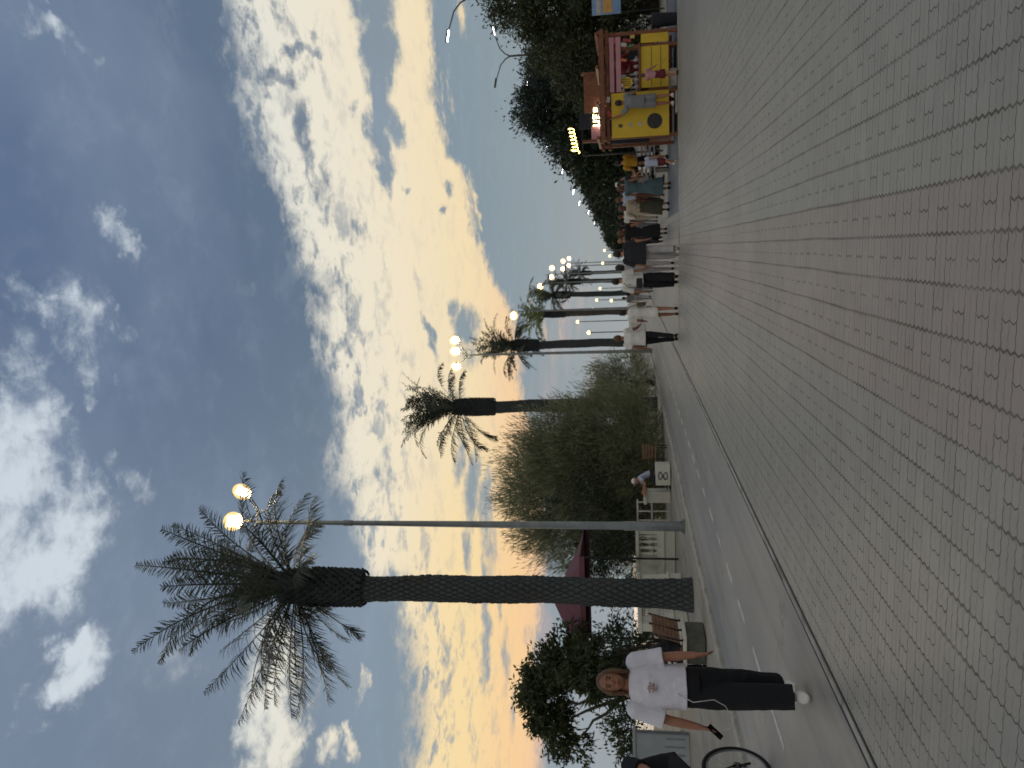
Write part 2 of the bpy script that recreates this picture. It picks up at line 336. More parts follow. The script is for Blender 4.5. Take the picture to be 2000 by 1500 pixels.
def paver_material():
    """wavy-edged interlocking pavers: strong joints along the walk, offset cross joints"""
    m, T, b = base('wavy_pavers', 0.62, 0.5)
    P_ = T.node('ShaderNodeNewGeometry').outputs['Position']
    x, y, _ = T.xyz(P_)
    PW = 0.222
    # slight settlement of the rows
    wob = T.noise(P_, 0.35, 3, 0.5)
    x0 = T.m('ADD', x, T.m('MULTIPLY', T.m('SUBTRACT', wob, 0.5), 0.05))
    y0 = T.m('ADD', y, T.m('MULTIPLY', T.m('SUBTRACT', T.noise(T.vm('ADD', P_, (31, 0, 0)), 0.4, 3), 0.5), 0.05))
    def tri(v, per, amp):
        return T.m('MULTIPLY', T.m('SUBTRACT', T.m('PINGPONG', v, per/2), per/4), amp*4/per)
    xx = T.m('ADD', x0, tri(y0, PW/4, 0.007))
    col_i = T.m('FLOOR', T.m('DIVIDE', xx, PW))
    fx = T.m('SUBTRACT', T.m('DIVIDE', xx, PW), col_i)
    par = T.m('MODULO', T.m('ABSOLUTE', col_i), 2.0)
    yy = T.m('ADD', T.m('ADD', y0, tri(x0, PW/4, 0.004)), T.m('MULTIPLY', T.m('MULTIPLY', par, PW), 0.5))
    row = T.m('FLOOR', T.m('DIVIDE', yy, PW/2))
    fy = T.m('SUBTRACT', T.m('DIVIDE', yy, PW/2), row)
    split = T.m('MODULO', T.m('ABSOLUTE', row), 2.0)
    jn = T.noise(T.vm('MULTIPLY', P_, (1, 1, 1)), 2.5, 5, 0.7)
    jw = T.mr(jn, 0.35, 0.65, 0.6, 1.25)
    ex = T.m('SUBTRACT', 0.5, T.m('ABSOLUTE', T.m('SUBTRACT', fx, 0.5)))      # distance to column edge (in widths)
    ey = T.m('SUBTRACT', 0.5, T.m('ABSOLUTE', T.m('SUBTRACT', fy, 0.5)))
    em = T.m('ABSOLUTE', T.m('SUBTRACT', fx, 0.5))
    jx = T.mr(T.m('DIVIDE', ex, jw), 0.014, 0.040, 1.0, 0.0)
    jy = T.m('MULTIPLY', T.mr(T.m('DIVIDE', ey, jw), 0.012, 0.040, 1.0, 0.0), T.mr(T.noise(P_, 3.3, 4, 0.7), 0.3, 0.6, 0.25, 0.9))
    e2 = T.m('ABSOLUTE', T.m('SUBTRACT', fy, 0.5))
    sec = T.m('MULTIPLY', T.mr(T.m('DIVIDE', e2, jw), 0.010, 0.034, 1.0, 0.0), T.mr(T.noise(T.vm('ADD', P_, (7, 3, 0)), 4.0, 4, 0.7), 0.36, 0.62, 0.05, 0.55))
    jm = T.m('MULTIPLY', T.mr(T.m('DIVIDE', em, jw), 0.006, 0.026, 1.0, 0.0), T.m('MULTIPLY', split, 0.85))
    J = T.m('MAXIMUM', T.m('MULTIPLY', jx, T.mr(T.noise(P_, 1.7, 5, 0.7), 0.3, 0.7, 0.55, 1.0)), T.m('MAXIMUM', T.m('MAXIMUM', jy, sec), jm))
    wn = T.node('ShaderNodeTexWhiteNoise', noise_dimensions='3D')
    half = T.m('MULTIPLY', T.m('FLOOR', T.m('MULTIPLY', fx, 2.0)), split)
    T.put(wn.inputs['Vector'], T.comb(T.m('ADD', T.m('MULTIPLY', col_i, 2.0), half), row, 0.0))
    grit = T.noise(P_, 260, 3, 0.7); big = T.noise(P_, 0.45, 5, 0.6); med = T.noise(P_, 5.0, 5, 0.6)
    g = T.mix(wn.outputs[0], L4(153,149,140), L4(161,157,147))
    # one band of reddish blocks runs down the walk
    c0 = T.m('ADD', T.m('FLOOR', T.m('DIVIDE', xx, PW)), 0.0)
    isred = T.m('MULTIPLY', T.m('GREATER_THAN', c0, -4.5), T.m('LESS_THAN', c0, 0.5))
    wr = T.node('ShaderNodeTexWhiteNoise', noise_dimensions='3D'); T.put(wr.inputs['Vector'], T.comb(T.m('ADD', col_i, 57.0), row, 3.0))
    isred = T.m('MULTIPLY', isred, T.mr(wr.outputs[0], 0.0, 1.0, 0.75, 1.0, False))
    g = T.mix(T.m('MULTIPLY', isred, 0.6), g, L4(163,142,134))
    g = T.mix(T.mr(med, 0.3, 0.75, 0.0, 0.22), g, L4(118,115,108))
    g = T.mix(T.mr(big, 0.45, 0.72, 0.0, 0.35), g, L4(168,162,148))
    g = T.mix(T.mr(T.noise(T.vm('MULTIPLY', P_, (0.5, 0.12, 1)), 0.8, 5, 0.6), 0.5, 0.75, 0, 0.25), g, L4(120,116,110))
    g = T.mix(T.mr(grit, 0.3, 0.75, 0.0, 0.3), g, L4(110,108,103))
    vo = T.node('ShaderNodeTexVoronoi'); vo.inputs['Scale'].default_value = 1.6; vo.inputs['Randomness'].default_value = 1.0; T.put(vo.inputs['Vector'], P_)
    g = T.mix(T.mr(vo.outputs['Distance'], 0.035, 0.022, 0.0, 0.55), g, L4(96,93,88))
    vo2 = T.node('ShaderNodeTexVoronoi'); vo2.inputs['Scale'].default_value = 2.3; T.put(vo2.inputs['Vector'], T.vm('ADD', P_, (5, 9, 0)))
    g = T.mix(T.mr(vo2.outputs['Distance'], 0.022, 0.012, 0.0, 0.7), g, L4(205,202,194))
    g = T.mix(T.mr(T.noise(T.vm('ADD', P_, (2, 8, 0)), 1.1, 7, 0.68, 0.6), 0.55, 0.72, 0, 0.30), g, L4(112,106,98))
    c = T.mix(T.m('MULTIPLY', J, 0.78), g, L4(60,58,54))
    T.put(b.inputs['Specular IOR Level'], T.m('SUBTRACT', 0.48, T.m('MULTIPLY', J, 0.42)))
    T.put(b.inputs['Base Color'], c)
    T.put(b.inputs['Roughness'], T.mr(big, 0.3, 0.7, 0.40, 0.52))
    bn = T.node('ShaderNodeBump'); bn.inputs['Strength'].default_value = 0.7; bn.inputs['Distance'].default_value = 0.006
    hgt = T.m('ADD', T.m('MULTIPLY', J, -1.0), T.m('ADD', T.m('MULTIPLY', grit, 0.12), T.m('MULTIPLY', wn.outputs[0], 0.25)))
    T.put(bn.inputs['Height'], hgt); T.put(b.inputs['Normal'], bn.outputs[0])
    return m
def asphalt_material(name, lo, hi, sand, rough=0.6):
    m, T, b = base(name, rough, 0.5)
    P_ = T.node('ShaderNodeNewGeometry').outputs['Position']
    st = T.vm('MULTIPLY', P_, (1.0, 0.25, 1.0))
    c = T.mix(T.mr(T.noise(st, 0.8, 6, 0.6, 0.4), 0.35, 0.68), (*lin(lo), 1), (*lin(hi), 1))
    c = T.mix(T.mr(T.noise(T.vm('ADD', st, (9, 4, 0)), 1.3, 6, 0.65, 0.3), 0.48, 0.72, 0, 0.7), c, (*lin(sand), 1))
    gr = T.noise(P_, 180, 4, 0.75)
    c = T.mix(T.mr(gr, 0.42, 0.72, 0, 0.5), c, (*lin((70, 71, 73)), 1))
    c = T.mix(T.mr(T.noise(P_, 240, 2, 0.6), 0.64, 0.74, 0, 0.6), c, (*lin((190, 188, 180)), 1))
    vc = T.node('ShaderNodeTexVoronoi'); vc.feature = 'DISTANCE_TO_EDGE'; vc.inputs['Scale'].default_value = 0.32
    T.put(vc.inputs['Vector'], T.vm('ADD', P_, T.vm('SCALE', T.noise(P_, 1.5, 6, 0.7, out=1), sc=0.9)))
    c = T.mix(T.m('MULTIPLY', T.mr(vc.outputs['Distance'], 0.004, 0.0012), T.mr(T.noise(P_, 0.3, 3), 0.45, 0.6, 0, 0.7)), c, (*lin((62, 61, 60)), 1))
    tr = T.noise(T.vm('MULTIPLY', P_, (2.4, 0.05, 1.0)), 1.0, 4, 0.55)
    c = T.mix(T.mr(tr, 0.5, 0.68, 0, 0.35), c, (*lin((98, 98, 100)), 1))
    T.put(b.inputs['Base Color'], c)
    bn = T.node('ShaderNodeBump'); bn.inputs['Strength'].default_value = 0.5; bn.inputs['Distance'].default_value = 0.005
    T.put(bn.inputs['Height'], gr); T.put(b.inputs['Normal'], bn.outputs[0])
    return m
def grid_sheet(name, xs, ys, z, m, zf=None):
    V = np.array([(x, y, z + (zf(x, y) if zf else 0)) for y in ys for x in xs]); nx = len(xs)
    F = np.array([(j*nx+i, j*nx+i+1, (j+1)*nx+i+1, (j+1)*nx+i) for j in range(len(ys)-1) for i in range(nx-1)])
    o = np_mesh(name, V, F, m); tag(o, kind='structure'); return o

MT = {}
MT['paver'] = paver_material()
MT['lane'] = asphalt_material('lane_asphalt', (145,142,137), (160,156,148), (178,168,150), 0.48)
MT['road'] = asphalt_material('road_asphalt', (98,100,106), (120,121,124), (130,126,118), 0.6)
MT['verge'] = asphalt_material('verge_slabs', (150,144,132), (172,164,148), (120,112,98), 0.75)
MT['sand'] = mat('sand', lin((150,138,118)), 0.9, 0.2, 0.5, 0.4, 8)
MT['concrete'] = mat('kerb_concrete', lin((166,162,153)), 0.75, 0.2, 3.0, 0.4, 60, dirt=(lin((90,86,78)), 0.6))
MT['darkgap'] = mat('dark_joint', lin((52,52,50)), 0.8, 0.3, 6.0)
MT['white_paint'] = mat('worn_line_paint', lin((198,196,188)), 0.6, 0.18, 9.0, dirt=(lin((140,140,138)), 1.0))
MT['plaster'] = mat('white_plaster', lin((203,203,192)), 0.7, 0.07, 2.0, 0.2, 30, dirt=(lin((140,134,118)), 0.5))
MT['graywall'] = mat('grey_panel', lin((150,156,160)), 0.6, 0.12, 1.2, 0.15, 20, dirt=(lin((105,108,110)), 0.6))
MT['sea'] = None

# ------------------------------------------------------------------ ground
# base sheet to the horizon on the land side; the walk, lane and verge lie on it
grid_sheet('ground', [-16.2, 0, 60, 300, 1500], [-12, 40, 150, 600, 2500], -0.012, MT['verge'])
grid_sheet('promenade_paving', [-3.02, 7.2, 7.3, 14.0], [-6, 21.3], 0.0, MT['paver'])
# beyond the drain slot the paving goes on, 4 mm lower; at the right it gives way to a strip of asphalt
grid_sheet('promenade_paving', [-3.02, 0.9], [21.36, 32.0, 60, 220], 0.0, MT['paver'])
MT['slab'] = asphalt_material('lamplit_slabs', (172,164,146), (188,178,158), (150,142,126), 0.6)  # lamplight on the far paving is put into this pale colour
grid_sheet('pavement', [0.9, 8.4], [27.0, 60, 220], 0.0, MT['slab'])
grid_sheet('road', [0.9, 40.0], [21.36, 27.0], -0.004, MT['road'])
def strip(name, x0, x1, y0, y1, z, m, kind='structure', th=0.004):
    b_ = MB(); b_.box(x0, x1, y0, y1, z-th, z); o = b_.build(name, m); o['kind'] = kind; return o
# drain slot across the walk: a recessed channel with a concrete lip
strip('drain_channel', -3.02, 14.0, 21.30, 21.36, -0.006, MT['darkgap'])
b_ = MB(); b_.box(-3.02, 14.0, 21.20, 21.298, -0.01, 0.005); b_.box(-3.02, 14.0, 21.362, 21.44, -0.01, 0.005)
o = b_.build('drain_edging', MT['concrete']); o['kind'] = 'structure'
# flush kerb between the walk and the cycle lane: pale edging stones with an open joint either side
kb = MB()
for i in range(74):
    y0 = -6 + i*1.0; kb.box(-3.112, -3.062, y0+0.006, y0+0.994, -0.05, 0.008+0.003*math.sin(i*2.3), 0.004)
o = kb.build('kerb', MT['concrete']); o['kind'] = 'structure'
strip('kerb_joint', -3.16, -3.02, -6, 68, -0.004, MT['darkgap'])
grid_sheet('cycle_lane', [-6.5, -3.16], [-6, 21, 60, 220], -0.008, MT['lane'])
kb = MB()
for i in range(70):
    y0 = -4 + i*1.0; kb.box(-6.68, -6.5, y0+0.006, y0+0.994, -0.08, 0.045+0.008*math.sin(i*1.7), 0.012)
o = kb.build('kerb', MT['concrete']); o['kind'] = 'structure'
dl = MB()
for k in range(-4, 40):
    y0 = 6.86 + 1.24*k
    if k < 0 and k < -4: continue
    dl.box(-4.765, -4.70, y0, y0+0.63, -0.008, -0.004)
o = dl.build('lane_marking', MT['white_paint']); o['kind'] = 'structure'
# a second, thinner worn edge line seen near the far kerb
# sandy beach and the sea beyond it, lower than the promenade
grid_sheet('beach', [-60, -16.2], [-12, 60, 300, 2500], -0.9, MT['sand'])
m, T, b = base('sea_water', 0.38, 0.4)
b.inputs['Base Color'].default_value = L4(70,84,92)
P_ = T.node('ShaderNodeNewGeometry').outputs['Position']
bn = T.node('ShaderNodeBump'); bn.inputs['Strength'].default_value = 0.6; bn.inputs['Distance'].default_value = 0.3
T.put(bn.inputs['Height'], T.noise(P_, 0.6, 6, 0.6)); T.put(b.inputs['Normal'], bn.outputs[0])
grid_sheet('sea', [-4000, -58], [-1500, 0, 4000], -1.0, m)
strip('seawall_face', -16.25, -16.2, -12, 600, -0.012, MT['concrete'], th=1.0)

# ------------------------------------------------------------------ plants
def trunk_material():
    m, T, b = base('scarred_palm_trunk', 0.85, 0.3)
    co = T.node('ShaderNodeTexCoord').outputs['Object']; x, y, z = T.xyz(T.vm('ADD', co, T.vm('SCALE', T.vm('SUBTRACT', T.noise(co, 5, 4, 0.6, out=1), (.5, .5, .5)), sc=0.07)))
    a = T.m('MULTIPLY', T.m('ARCTAN2', y, x), 16/(2*math.pi)); k = T.m('DIVIDE', z, 0.30)
    u = T.m('PINGPONG', T.m('ADD', a, k), 0.5); v = T.m('PINGPONG', T.m('SUBTRACT', a, k), 0.5)
    e = T.m('MINIMUM', u, v)
    c = T.mix(T.mr(e, 0.05, 0.22), (*lin((42, 45, 46)), 1), (*lin((80, 86, 88)), 1))
    c = T.mix(T.mr(T.noise(co, 7, 6, 0.65), 0.35, 0.7, 0, 0.6), c, (*lin((56, 58, 56)), 1))
    c = T.mix(T.mr(T.noise(co, 1.3, 4, 0.6), 0.5, 0.7, 0, 0.4), c, (*lin((70, 66, 58)), 1))
    T.put(b.inputs['Base Color'], c)
    bn = T.node('ShaderNodeBump'); bn.inputs['Strength'].default_value = 0.7; bn.inputs['Distance'].default_value = 0.02
    T.put(bn.inputs['Height'], T.noise(co, 45, 5, 0.7)); T.put(b.inputs['Normal'], bn.outputs[0])
    return m
MT['trunk'] = trunk_material()
MT['boot'] = mat('palm_leaf_bases', lin((58,63,64)), 0.85, 0.35, 5.0, 0.6, 60)
MT['bark'] = mat('tree_bark', lin((78,72,64)), 0.9, 0.3, 8.0, 0.6, 40)
MT['frond'] = leafmat('palm_fronds', lin((62,68,60)), lin((92,98,84)), 0.45, 0.2)
MT['frond_lit'] = leafmat('lamplit_palm_fronds', lin((112,124,84)), lin((142,150,96)), 0.45, 0.35)  # lamplight on this crown is put into the paler leaf colour
MT['tamarisk'] = leafmat('tamarisk_sprays', lin((98,102,80)), lin((146,150,118)), 0.7, 0.32)
MT['leaf_dark'] = leafmat('dark_leaves', lin((38,48,36)), lin((60,70,50)), 0.5, 0.2)
MT['leaf_mid'] = leafmat('leaves', lin((50,56,40)), lin((80,86,58)), 0.5, 0.25)
MT['leaf_blue'] = leafmat('leaves_against_sky', lin((44,54,50)), lin((66,76,66)), 0.5, 0.2)
MT['leaf_left'] = leafmat('broad_leaves', lin((46,56,38)), lin((76,84,54)), 0.5, 0.25)

def palm_trunk(h, r0, r1, hb, rb):
    """scaly trunk: rows of diamond leaf scars, a thicker sleeve of old leaf bases on top"""
    n = 144; dz = 0.03; zs = np.arange(0, h+dz, dz); th = np.arange(n)*2*np.pi/n
    rows = []
    for z in zs:
        f = z/h
        R = r0 - 0.02 + (r1-r0)*f + 0.06*np.exp(-z/0.25)
        a = th*16/(2*np.pi); k = z/0.30
        u = (a+k) % 1.0; v = (a-k) % 1.0
        edge = np.minimum(np.minimum(u, 1-u), np.minimum(v, 1-v))*2
        d = 0.045*np.clip(edge*1.6, 0, 1)**0.9 * (0.8+0.2*np.sin(np.floor(a+k)*3.1+np.floor(a-k)*5.3))
        rr = R*(1+.025*np.sin(z*1.3+th*2)+.02*np.sin(z*3.1+1)+.012*np.sin(z*9+th*3)) + d*(0.8+.35*np.sin(z*2.1+th)) - 0.01
        rows.append(np.stack([rr*np.cos(th)+.05*math.sin(z*.45), rr*np.sin(th), np.full(n, z)], 1))
    V = np.concatenate(rows); m = len(zs)
    i, k = np.meshgrid(np.arange(m-1), np.arange(n), indexing='ij')
    F = np.stack([i*n+k, i*n+(k+1) % n, (i+1)*n+(k+1) % n, (i+1)*n+k], -1).reshape(-1, 4)
    return V, F
def palm_boots(z0, z1, rb):
    """sleeve of cut leaf bases: overlapping stubs pointing up and out"""
    mb = MB(); rows = int((z1-z0)/0.105)
    mb.tube([(0,0,z0+0.05), (0,0,z0+0.3), (0,0,(z0+z1)/2), (0,0,z1)], [rb*0.80, rb*0.92, rb*0.88, rb*0.45], 24)
    for r in range(rows):
        f = r/rows; z = z0 + f*(z1-z0)
        R = rb*(0.98 if f < 0.55 else 0.98 - 0.62*(f-0.55))
        for k in range(18):
            a = (k+0.5*(r % 2))*2*math.pi/18 + random.uniform(-.04, .04)
            c, s = math.cos(a), math.sin(a); L = random.uniform(0.09, 0.14)*(1+f); w = 0.055
            p = np.array((c*(R-0.05), s*(R-0.05), z)); q = p + np.array((c*(.085+.05*f), s*(.085+.05*f), L))
            tx = np.array((-s, c, 0))*w
            o = np.array((c, s, -0.5))*0.03
            mb.add([p-tx, p+tx, p+tx+o*1.6, p-tx+o*1.6, q-tx*.6, q+tx*.6, q+tx*.6+o*.8, q-tx*.6+o*.8], [(0,1,5,4), (3,7,6,2), (0,4,7,3), (1,2,6,5), (4,5,6,7)])
    return mb
def frond_geo(base_, az_, el_, L, droop, wind=(0,0,0), lw=0.024, nl=58, leaf=0.50, hang=0.35, sg=1.0):
    """one feather leaf: rachis strip and narrow leaflets; returns V, F(quads)"""
    N = 16; p = np.array(base_, float); pts = [p.copy()]; e = el_
    d = np.array((math.cos(az_)*math.cos(e), math.sin(az_)*math.cos(e), math.sin(e)))
    dr_ = np.array((random.gauss(0, .10), random.gauss(0, .10), random.gauss(0, .05)))
    for i in range(N):
        s = (i+1)/N
        d = nrm(d + dr_*s + np.array((0, 0, -1))*droop*s/N*2.2 + np.array(wind)*s/N)
        p = p + d*L/N; pts.append(p.copy())
    pts = np.array(pts); V = []; F = []
    side0 = nrm(np.cross(nrm(pts[1]-pts[0]), np.array((0, 0, 1.0))) + 1e-6)
    for i in range(N+1):
        tg = nrm(pts[min(i+1, N)]-pts[max(i-1, 0)]); sd = nrm(np.cross(tg, (0, 0, 1.0))+side0*0.2)
        w = 0.040*(1-i/(N+0.5))**0.8+0.004
        upv = np.cross(sd, tg)
        V += [pts[i]-sd*w, pts[i]+upv*w*0.7, pts[i]+sd*w]
        if i: o = len(V)-6; F += [(o, o+1, o+4, o+3), (o+1, o+2, o+5, o+4)]
    miss = sorted((random.uniform(.15, 1), random.uniform(.15, 1))) if random.random() < .3 else (2, 2)
    if miss[1]-miss[0] > .3: miss = (miss[0], miss[0]+.2)
    for j in range(nl):
        s = 0.14 + 0.86*(j+0.5)/nl; q = s*N; i = min(int(q), N-1); p = pts[i]+(pts[i+1]-pts[i])*(q-i)
        tg = nrm(pts[i+1]-pts[i]); sd = nrm(np.cross(tg, (0, 0, 1.0))+side0*0.2); upv = np.cross(sd, tg)
        ll = leaf*(math.sin(math.pi*min(1, s*0.92+0.06))**0.6)*random.uniform(0.8, 1.1)
        for sg_ in (-1, 1):
            if random.random() < 0.10 or (miss[0] < s < miss[1]): continue
            dr = nrm(tg*random.uniform(.6, 1.0) + sd*sg_*random.uniform(.65, .95) + upv*random.uniform(-.05, .35) + np.array((0, 0, -1))*hang*random.uniform(.2, 1.7) + np.array(wind)*0.25)
            mid = p + dr*ll*0.5; end = p + dr*ll + np.array((0, 0, -1))*ll*hang*0.35
            wv = nrm(np.cross(dr, upv)+1e-6)*lw
            o = len(V); V += [p-wv*.35, p+wv*.35, mid+wv*.5, mid-wv*.5, end+wv*.08, end-wv*.08]
            F += [(o, o+1, o+2, o+3), (o+3, o+2, o+4, o+5)]
    return np.array(V), np.array(F)
def crown_geo(specs, nrand, zc, wind, up=(1.0, 1.5), L=(3.0, 3.9), lw=0.024, nl=58):
    Vs = []; Fs = []; o = 0
    def add(V, F):
        nonlocal o
        Vs.append(V); Fs.append(F+o); o += len(V)
    for (a, e, l, dr) in specs:
        a = math.radians(a); e = math.radians(e)
        add(*frond_geo((0.12*math.cos(a), 0.12*math.sin(a), zc-0.2), a, e, l, dr, wind, lw, nl, 0.56, 0.5))
    for k in range(nrand):
        a = random.uniform(0, 2*math.pi); e = random.uniform(*up)
        add(*frond_geo((0.14*math.cos(a), 0.14*math.sin(a), zc-0.05), a, e, random.uniform(*L), random.uniform(0.05, 0.35) if random.random() < .6 else random.uniform(.5, 1.3), wind, lw, nl, 0.50, 0.3))
    return np.concatenate(Vs), np.concatenate(Fs)
# fronds seen one by one in the nearest crown: compass angle (0 = right, 180 = left, 270 = towards viewer), rise, length, droop
SP_A = [(175, 42, 3.5, .45), (182, 30, 3.6, .35), (200, 22, 3.4, .3), (160, 50, 3.4, .3), (190, 8, 3.3, .28), (170, 2, 3.2, .35), (186, -8, 3.3, .28),
        (178, -14, 3.1, .2), (196, -24, 2.8, .25), (165, 14, 3.3, .55), (205, 34, 3.0, .8), (150, 24, 3.2, .8), (215, 10, 2.8, .9), (181, 62, 3.2, .6), (188, 52, 3.3, .9),
        (2, 44, 3.3, .02), (350, 30, 3.2, 1.25), (8, 22, 3.3, 1.05), (15, 34, 3.0, 1.5), (340, 8, 2.6, .9), (30, -4, 2.2, .6),
        (230, -48, 2.0, .3), (210, -60, 2.1, .2), (120, 20, 2.8, .9), (80, 30, 3.0, .9), (250, 15, 2.6, 1.0), (280, 30, 2.8, .9), (310, -20, 1.8, .6)]
SP_B = [(180, 50, 3.3, .5), (176, 38, 3.4, .6), (190, 20, 3.3, .6), (170, 5, 3.2, .5), (184, -10, 3.1, .35), (178, -25, 3.0, .3), (200, -38, 2.8, .3), (150, 30, 3.0, .9),
        (5, 55, 3.2, .15), (-8, 35, 3.0, 1.3), (12, 50, 3.1, 1.5), (350, 0, 2.4, 1.0), (210, 40, 3.0, 1.0), (90, 30, 2.8, .9), (265, 20, 2.8, 1.0), (300, 40, 2.9, 1.0), (60, 45, 2.9, .9)]
SP_C = [(a, random.uniform(-20, 55), random.uniform(2.6, 3.3), random.uniform(.5, 1.2)) for a in range(0, 360, 14)]
def make_palm(h, sp, nrand, wind, lw, nl, rb=0.44, up=(1.05, 1.5), fm='frond', zb=None, tm='trunk'):
    root = empty('palm_tree')
    V, F = palm_trunk(h, 0.345, 0.315, 0, 0); np_mesh('trunk', V, F, MT[tm], root, True)
    zb = zb if zb is not None else h-1.9
    palm_boots(zb, h+0.25, rb).build('leaf_bases', MT['boot'], root)
    V, F = crown_geo(sp, nrand, h+0.15, wind, up, (2.7, 3.9), lw, nl); np_mesh('crown', V, F, MT[fm], root)
    return root
p1 = make_palm(10.0, SP_A, 30, (-0.30, 0.0, 0.05), 0.026, 62)
p1.location = (-8.2, 17.5, 0)
tag(p1, 'tallest palm in the picture, whole scaly trunk in view beside the cycle lane', 'palm tree', 'palms along the promenade')
p2 = make_palm(10.3, SP_B, 24, (-0.35, 0, 0.05), 0.045, 40)
p2.location = (-7.95, 39.0, 0); p2.scale = (1.0, 1.0, 1.0)
tag(p2, 'palm rising out of the big feathery bush, windblown crown above it', 'palm tree', 'palms along the promenade')
p3 = make_palm(10.3, SP_C, 20, (-0.2, 0, 0), 0.06, 30)
p3.location = (-7.3, 60.0, 0)
tag(p3, 'dark palm just right of the second street lamp', 'palm tree', 'palms along the promenade')
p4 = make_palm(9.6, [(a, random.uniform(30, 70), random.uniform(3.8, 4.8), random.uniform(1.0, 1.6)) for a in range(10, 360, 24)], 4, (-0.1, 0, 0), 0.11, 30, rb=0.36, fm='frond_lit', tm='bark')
p4.location = (-6.35, 78.0, 0)
tag(p4, 'paler yellow green palm with lamplight painted into its crown', 'palm tree', 'palms along the promenade')
lab = ['dark palm right behind the pale lit one', 'small dark palm, second beyond the pale lit one', 'farthest palm of the row, tiny dark crown under the lamps']
for (x, y, s), l in zip([(-5.55, 97.0, 1.02), (-4.75, 117.0, 1.0), (-4.6, 152.0, 1.0)], lab):
    c = copy_tree(p3); c.location = (x, y, 0); c.rotation_euler.z = y; c.scale = (s, s, s); c['label'] = l

def leaves(pts, dirs, L, W, jit=0.5, hang=0.0):
    """one narrow diamond leaf at each point"""
    n = len(pts); d = dirs + rng.normal(0, jit, (n, 3)); d[:, 2] -= hang
    d /= np.linalg.norm(d, axis=1, keepdims=True)+1e-9
    s = np.cross(d, rng.normal(0, 1, (n, 3))); s /= np.linalg.norm(s, axis=1, keepdims=True)+1e-9
    l = (L*rng.uniform(.6, 1.3, (n, 1))); w = W*rng.uniform(.7, 1.3, (n, 1))
    V = np.stack([pts, pts+d*l*.5+s*w*.5, pts+d*l, pts+d*l*.5-s*w*.5], 1).reshape(-1, 3)
    F = np.arange(4*n).reshape(-1, 4); return V, F
def crown_cloud(lobes, clumps, per, cr, L, W, jit=0.6, hang=0.2, shell=0.55, upb=0.2, elong=1.0):
    """leaf clumps scattered through a set of ellipsoid lobes (cx,cy,cz,rx,ry,rz)"""
    lobes = np.array(lobes, float); vol = (lobes[:, 3]*lobes[:, 4]*lobes[:, 5])**0.75; pr = vol/vol.sum()
    ids = rng.choice(len(lobes), clumps, p=pr)
    v = rng.normal(0, 1, (clumps, 3)); v /= np.linalg.norm(v, axis=1, keepdims=True)
    r = rng.uniform(shell, 1.0, (clumps, 1))**0.7
    c = lobes[ids, :3] + v*r*lobes[ids, 3:6]
    nv = 7+int(vol.sum()**.5)*2                       # voids: bites out of the crown where the sky or darkness shows
    vi = rng.choice(len(lobes), nv, p=pr); vd = rng.normal(0, 1, (nv, 3)); vd /= np.linalg.norm(vd, axis=1, keepdims=True)
    vc = lobes[vi, :3] + vd*rng.uniform(.65, 1.05, (nv, 1))*lobes[vi, 3:6]; vr = lobes[vi, 3:6].mean(1)*rng.uniform(.18, .36, nv)
    keep = (np.linalg.norm(c[:, None]-vc[None], axis=2) > vr[None]).all(1); c = c[keep]; v = v[keep]; clumps = len(c)
    size = rng.uniform(.5, 1.25, (clumps, 1))
    cc = np.repeat(c, per, 0); vv = np.repeat(v, per, 0)
    off = rng.normal(0, 1, (clumps*per, 3))*cr*np.repeat(size, per, 0)*0.55
    off += vv*rng.uniform(0, elong, (clumps*per, 1))*cr
    return leaves(cc+off, vv*0.8+np.array((0, 0, upb)), L, W, jit, hang)
def limbs(root, base_, tips, r, mname='bark', name='trunk', wig=0.12):
    mb = MB(); b0 = np.array(base_, float)
    fork = b0 + np.array((0, 0, 1.0))*np.mean([t_[2]-b0[2] for t_ in tips])*0.35
    mb.tube([b0, b0*.5+fork*.5+rng.normal(0, .05, 3), fork], [r*1.25, r, r*.85], 10)
    for t_ in tips:
        t_ = np.array(t_, float); P_ = []; n = 7
        for i in range(n):
            f = i/(n-1); q = fork*(1-f)+t_*f; q[2] += math.sin(f*math.pi)*0.12*np.linalg.norm(t_-fork)
            P_.append(q+rng.normal(0, wig, 3)*f*(1-f)*4*0.5)
        mb.tube(P_, [r*.7*(1-f_i)+0.012 for f_i in np.linspace(0, 1, n)], 7)
        for k in range(3):
            i = random.randint(2, n-2); q = P_[i]; e = q+rng.normal(0, 1, 3)*0.5*np.array((1, 1, .6))+np.array((0, 0, .5))
            mb.tube([q, (q+e)/2+rng.normal(0, .05, 3), e], [r*.25, r*.15, .008], 5)
    mb.build(name, MT[mname], root, True)
def tree(name, label, loc, lobes, clumps, per, cr, L, W, m, r=0.16, group=None, cat='tree', tips=None, **kw):
    root = empty(name, loc); tag(root, label, cat, group)
    V, F = crown_cloud(lobes, clumps, per, cr, L, W, **kw); np_mesh('crown', V, F, MT[m], root)
    tips = tips if tips is not None else [tuple(l[:3]) for l in lobes]
    limbs(root, (0, 0, 0), tips, r); return root

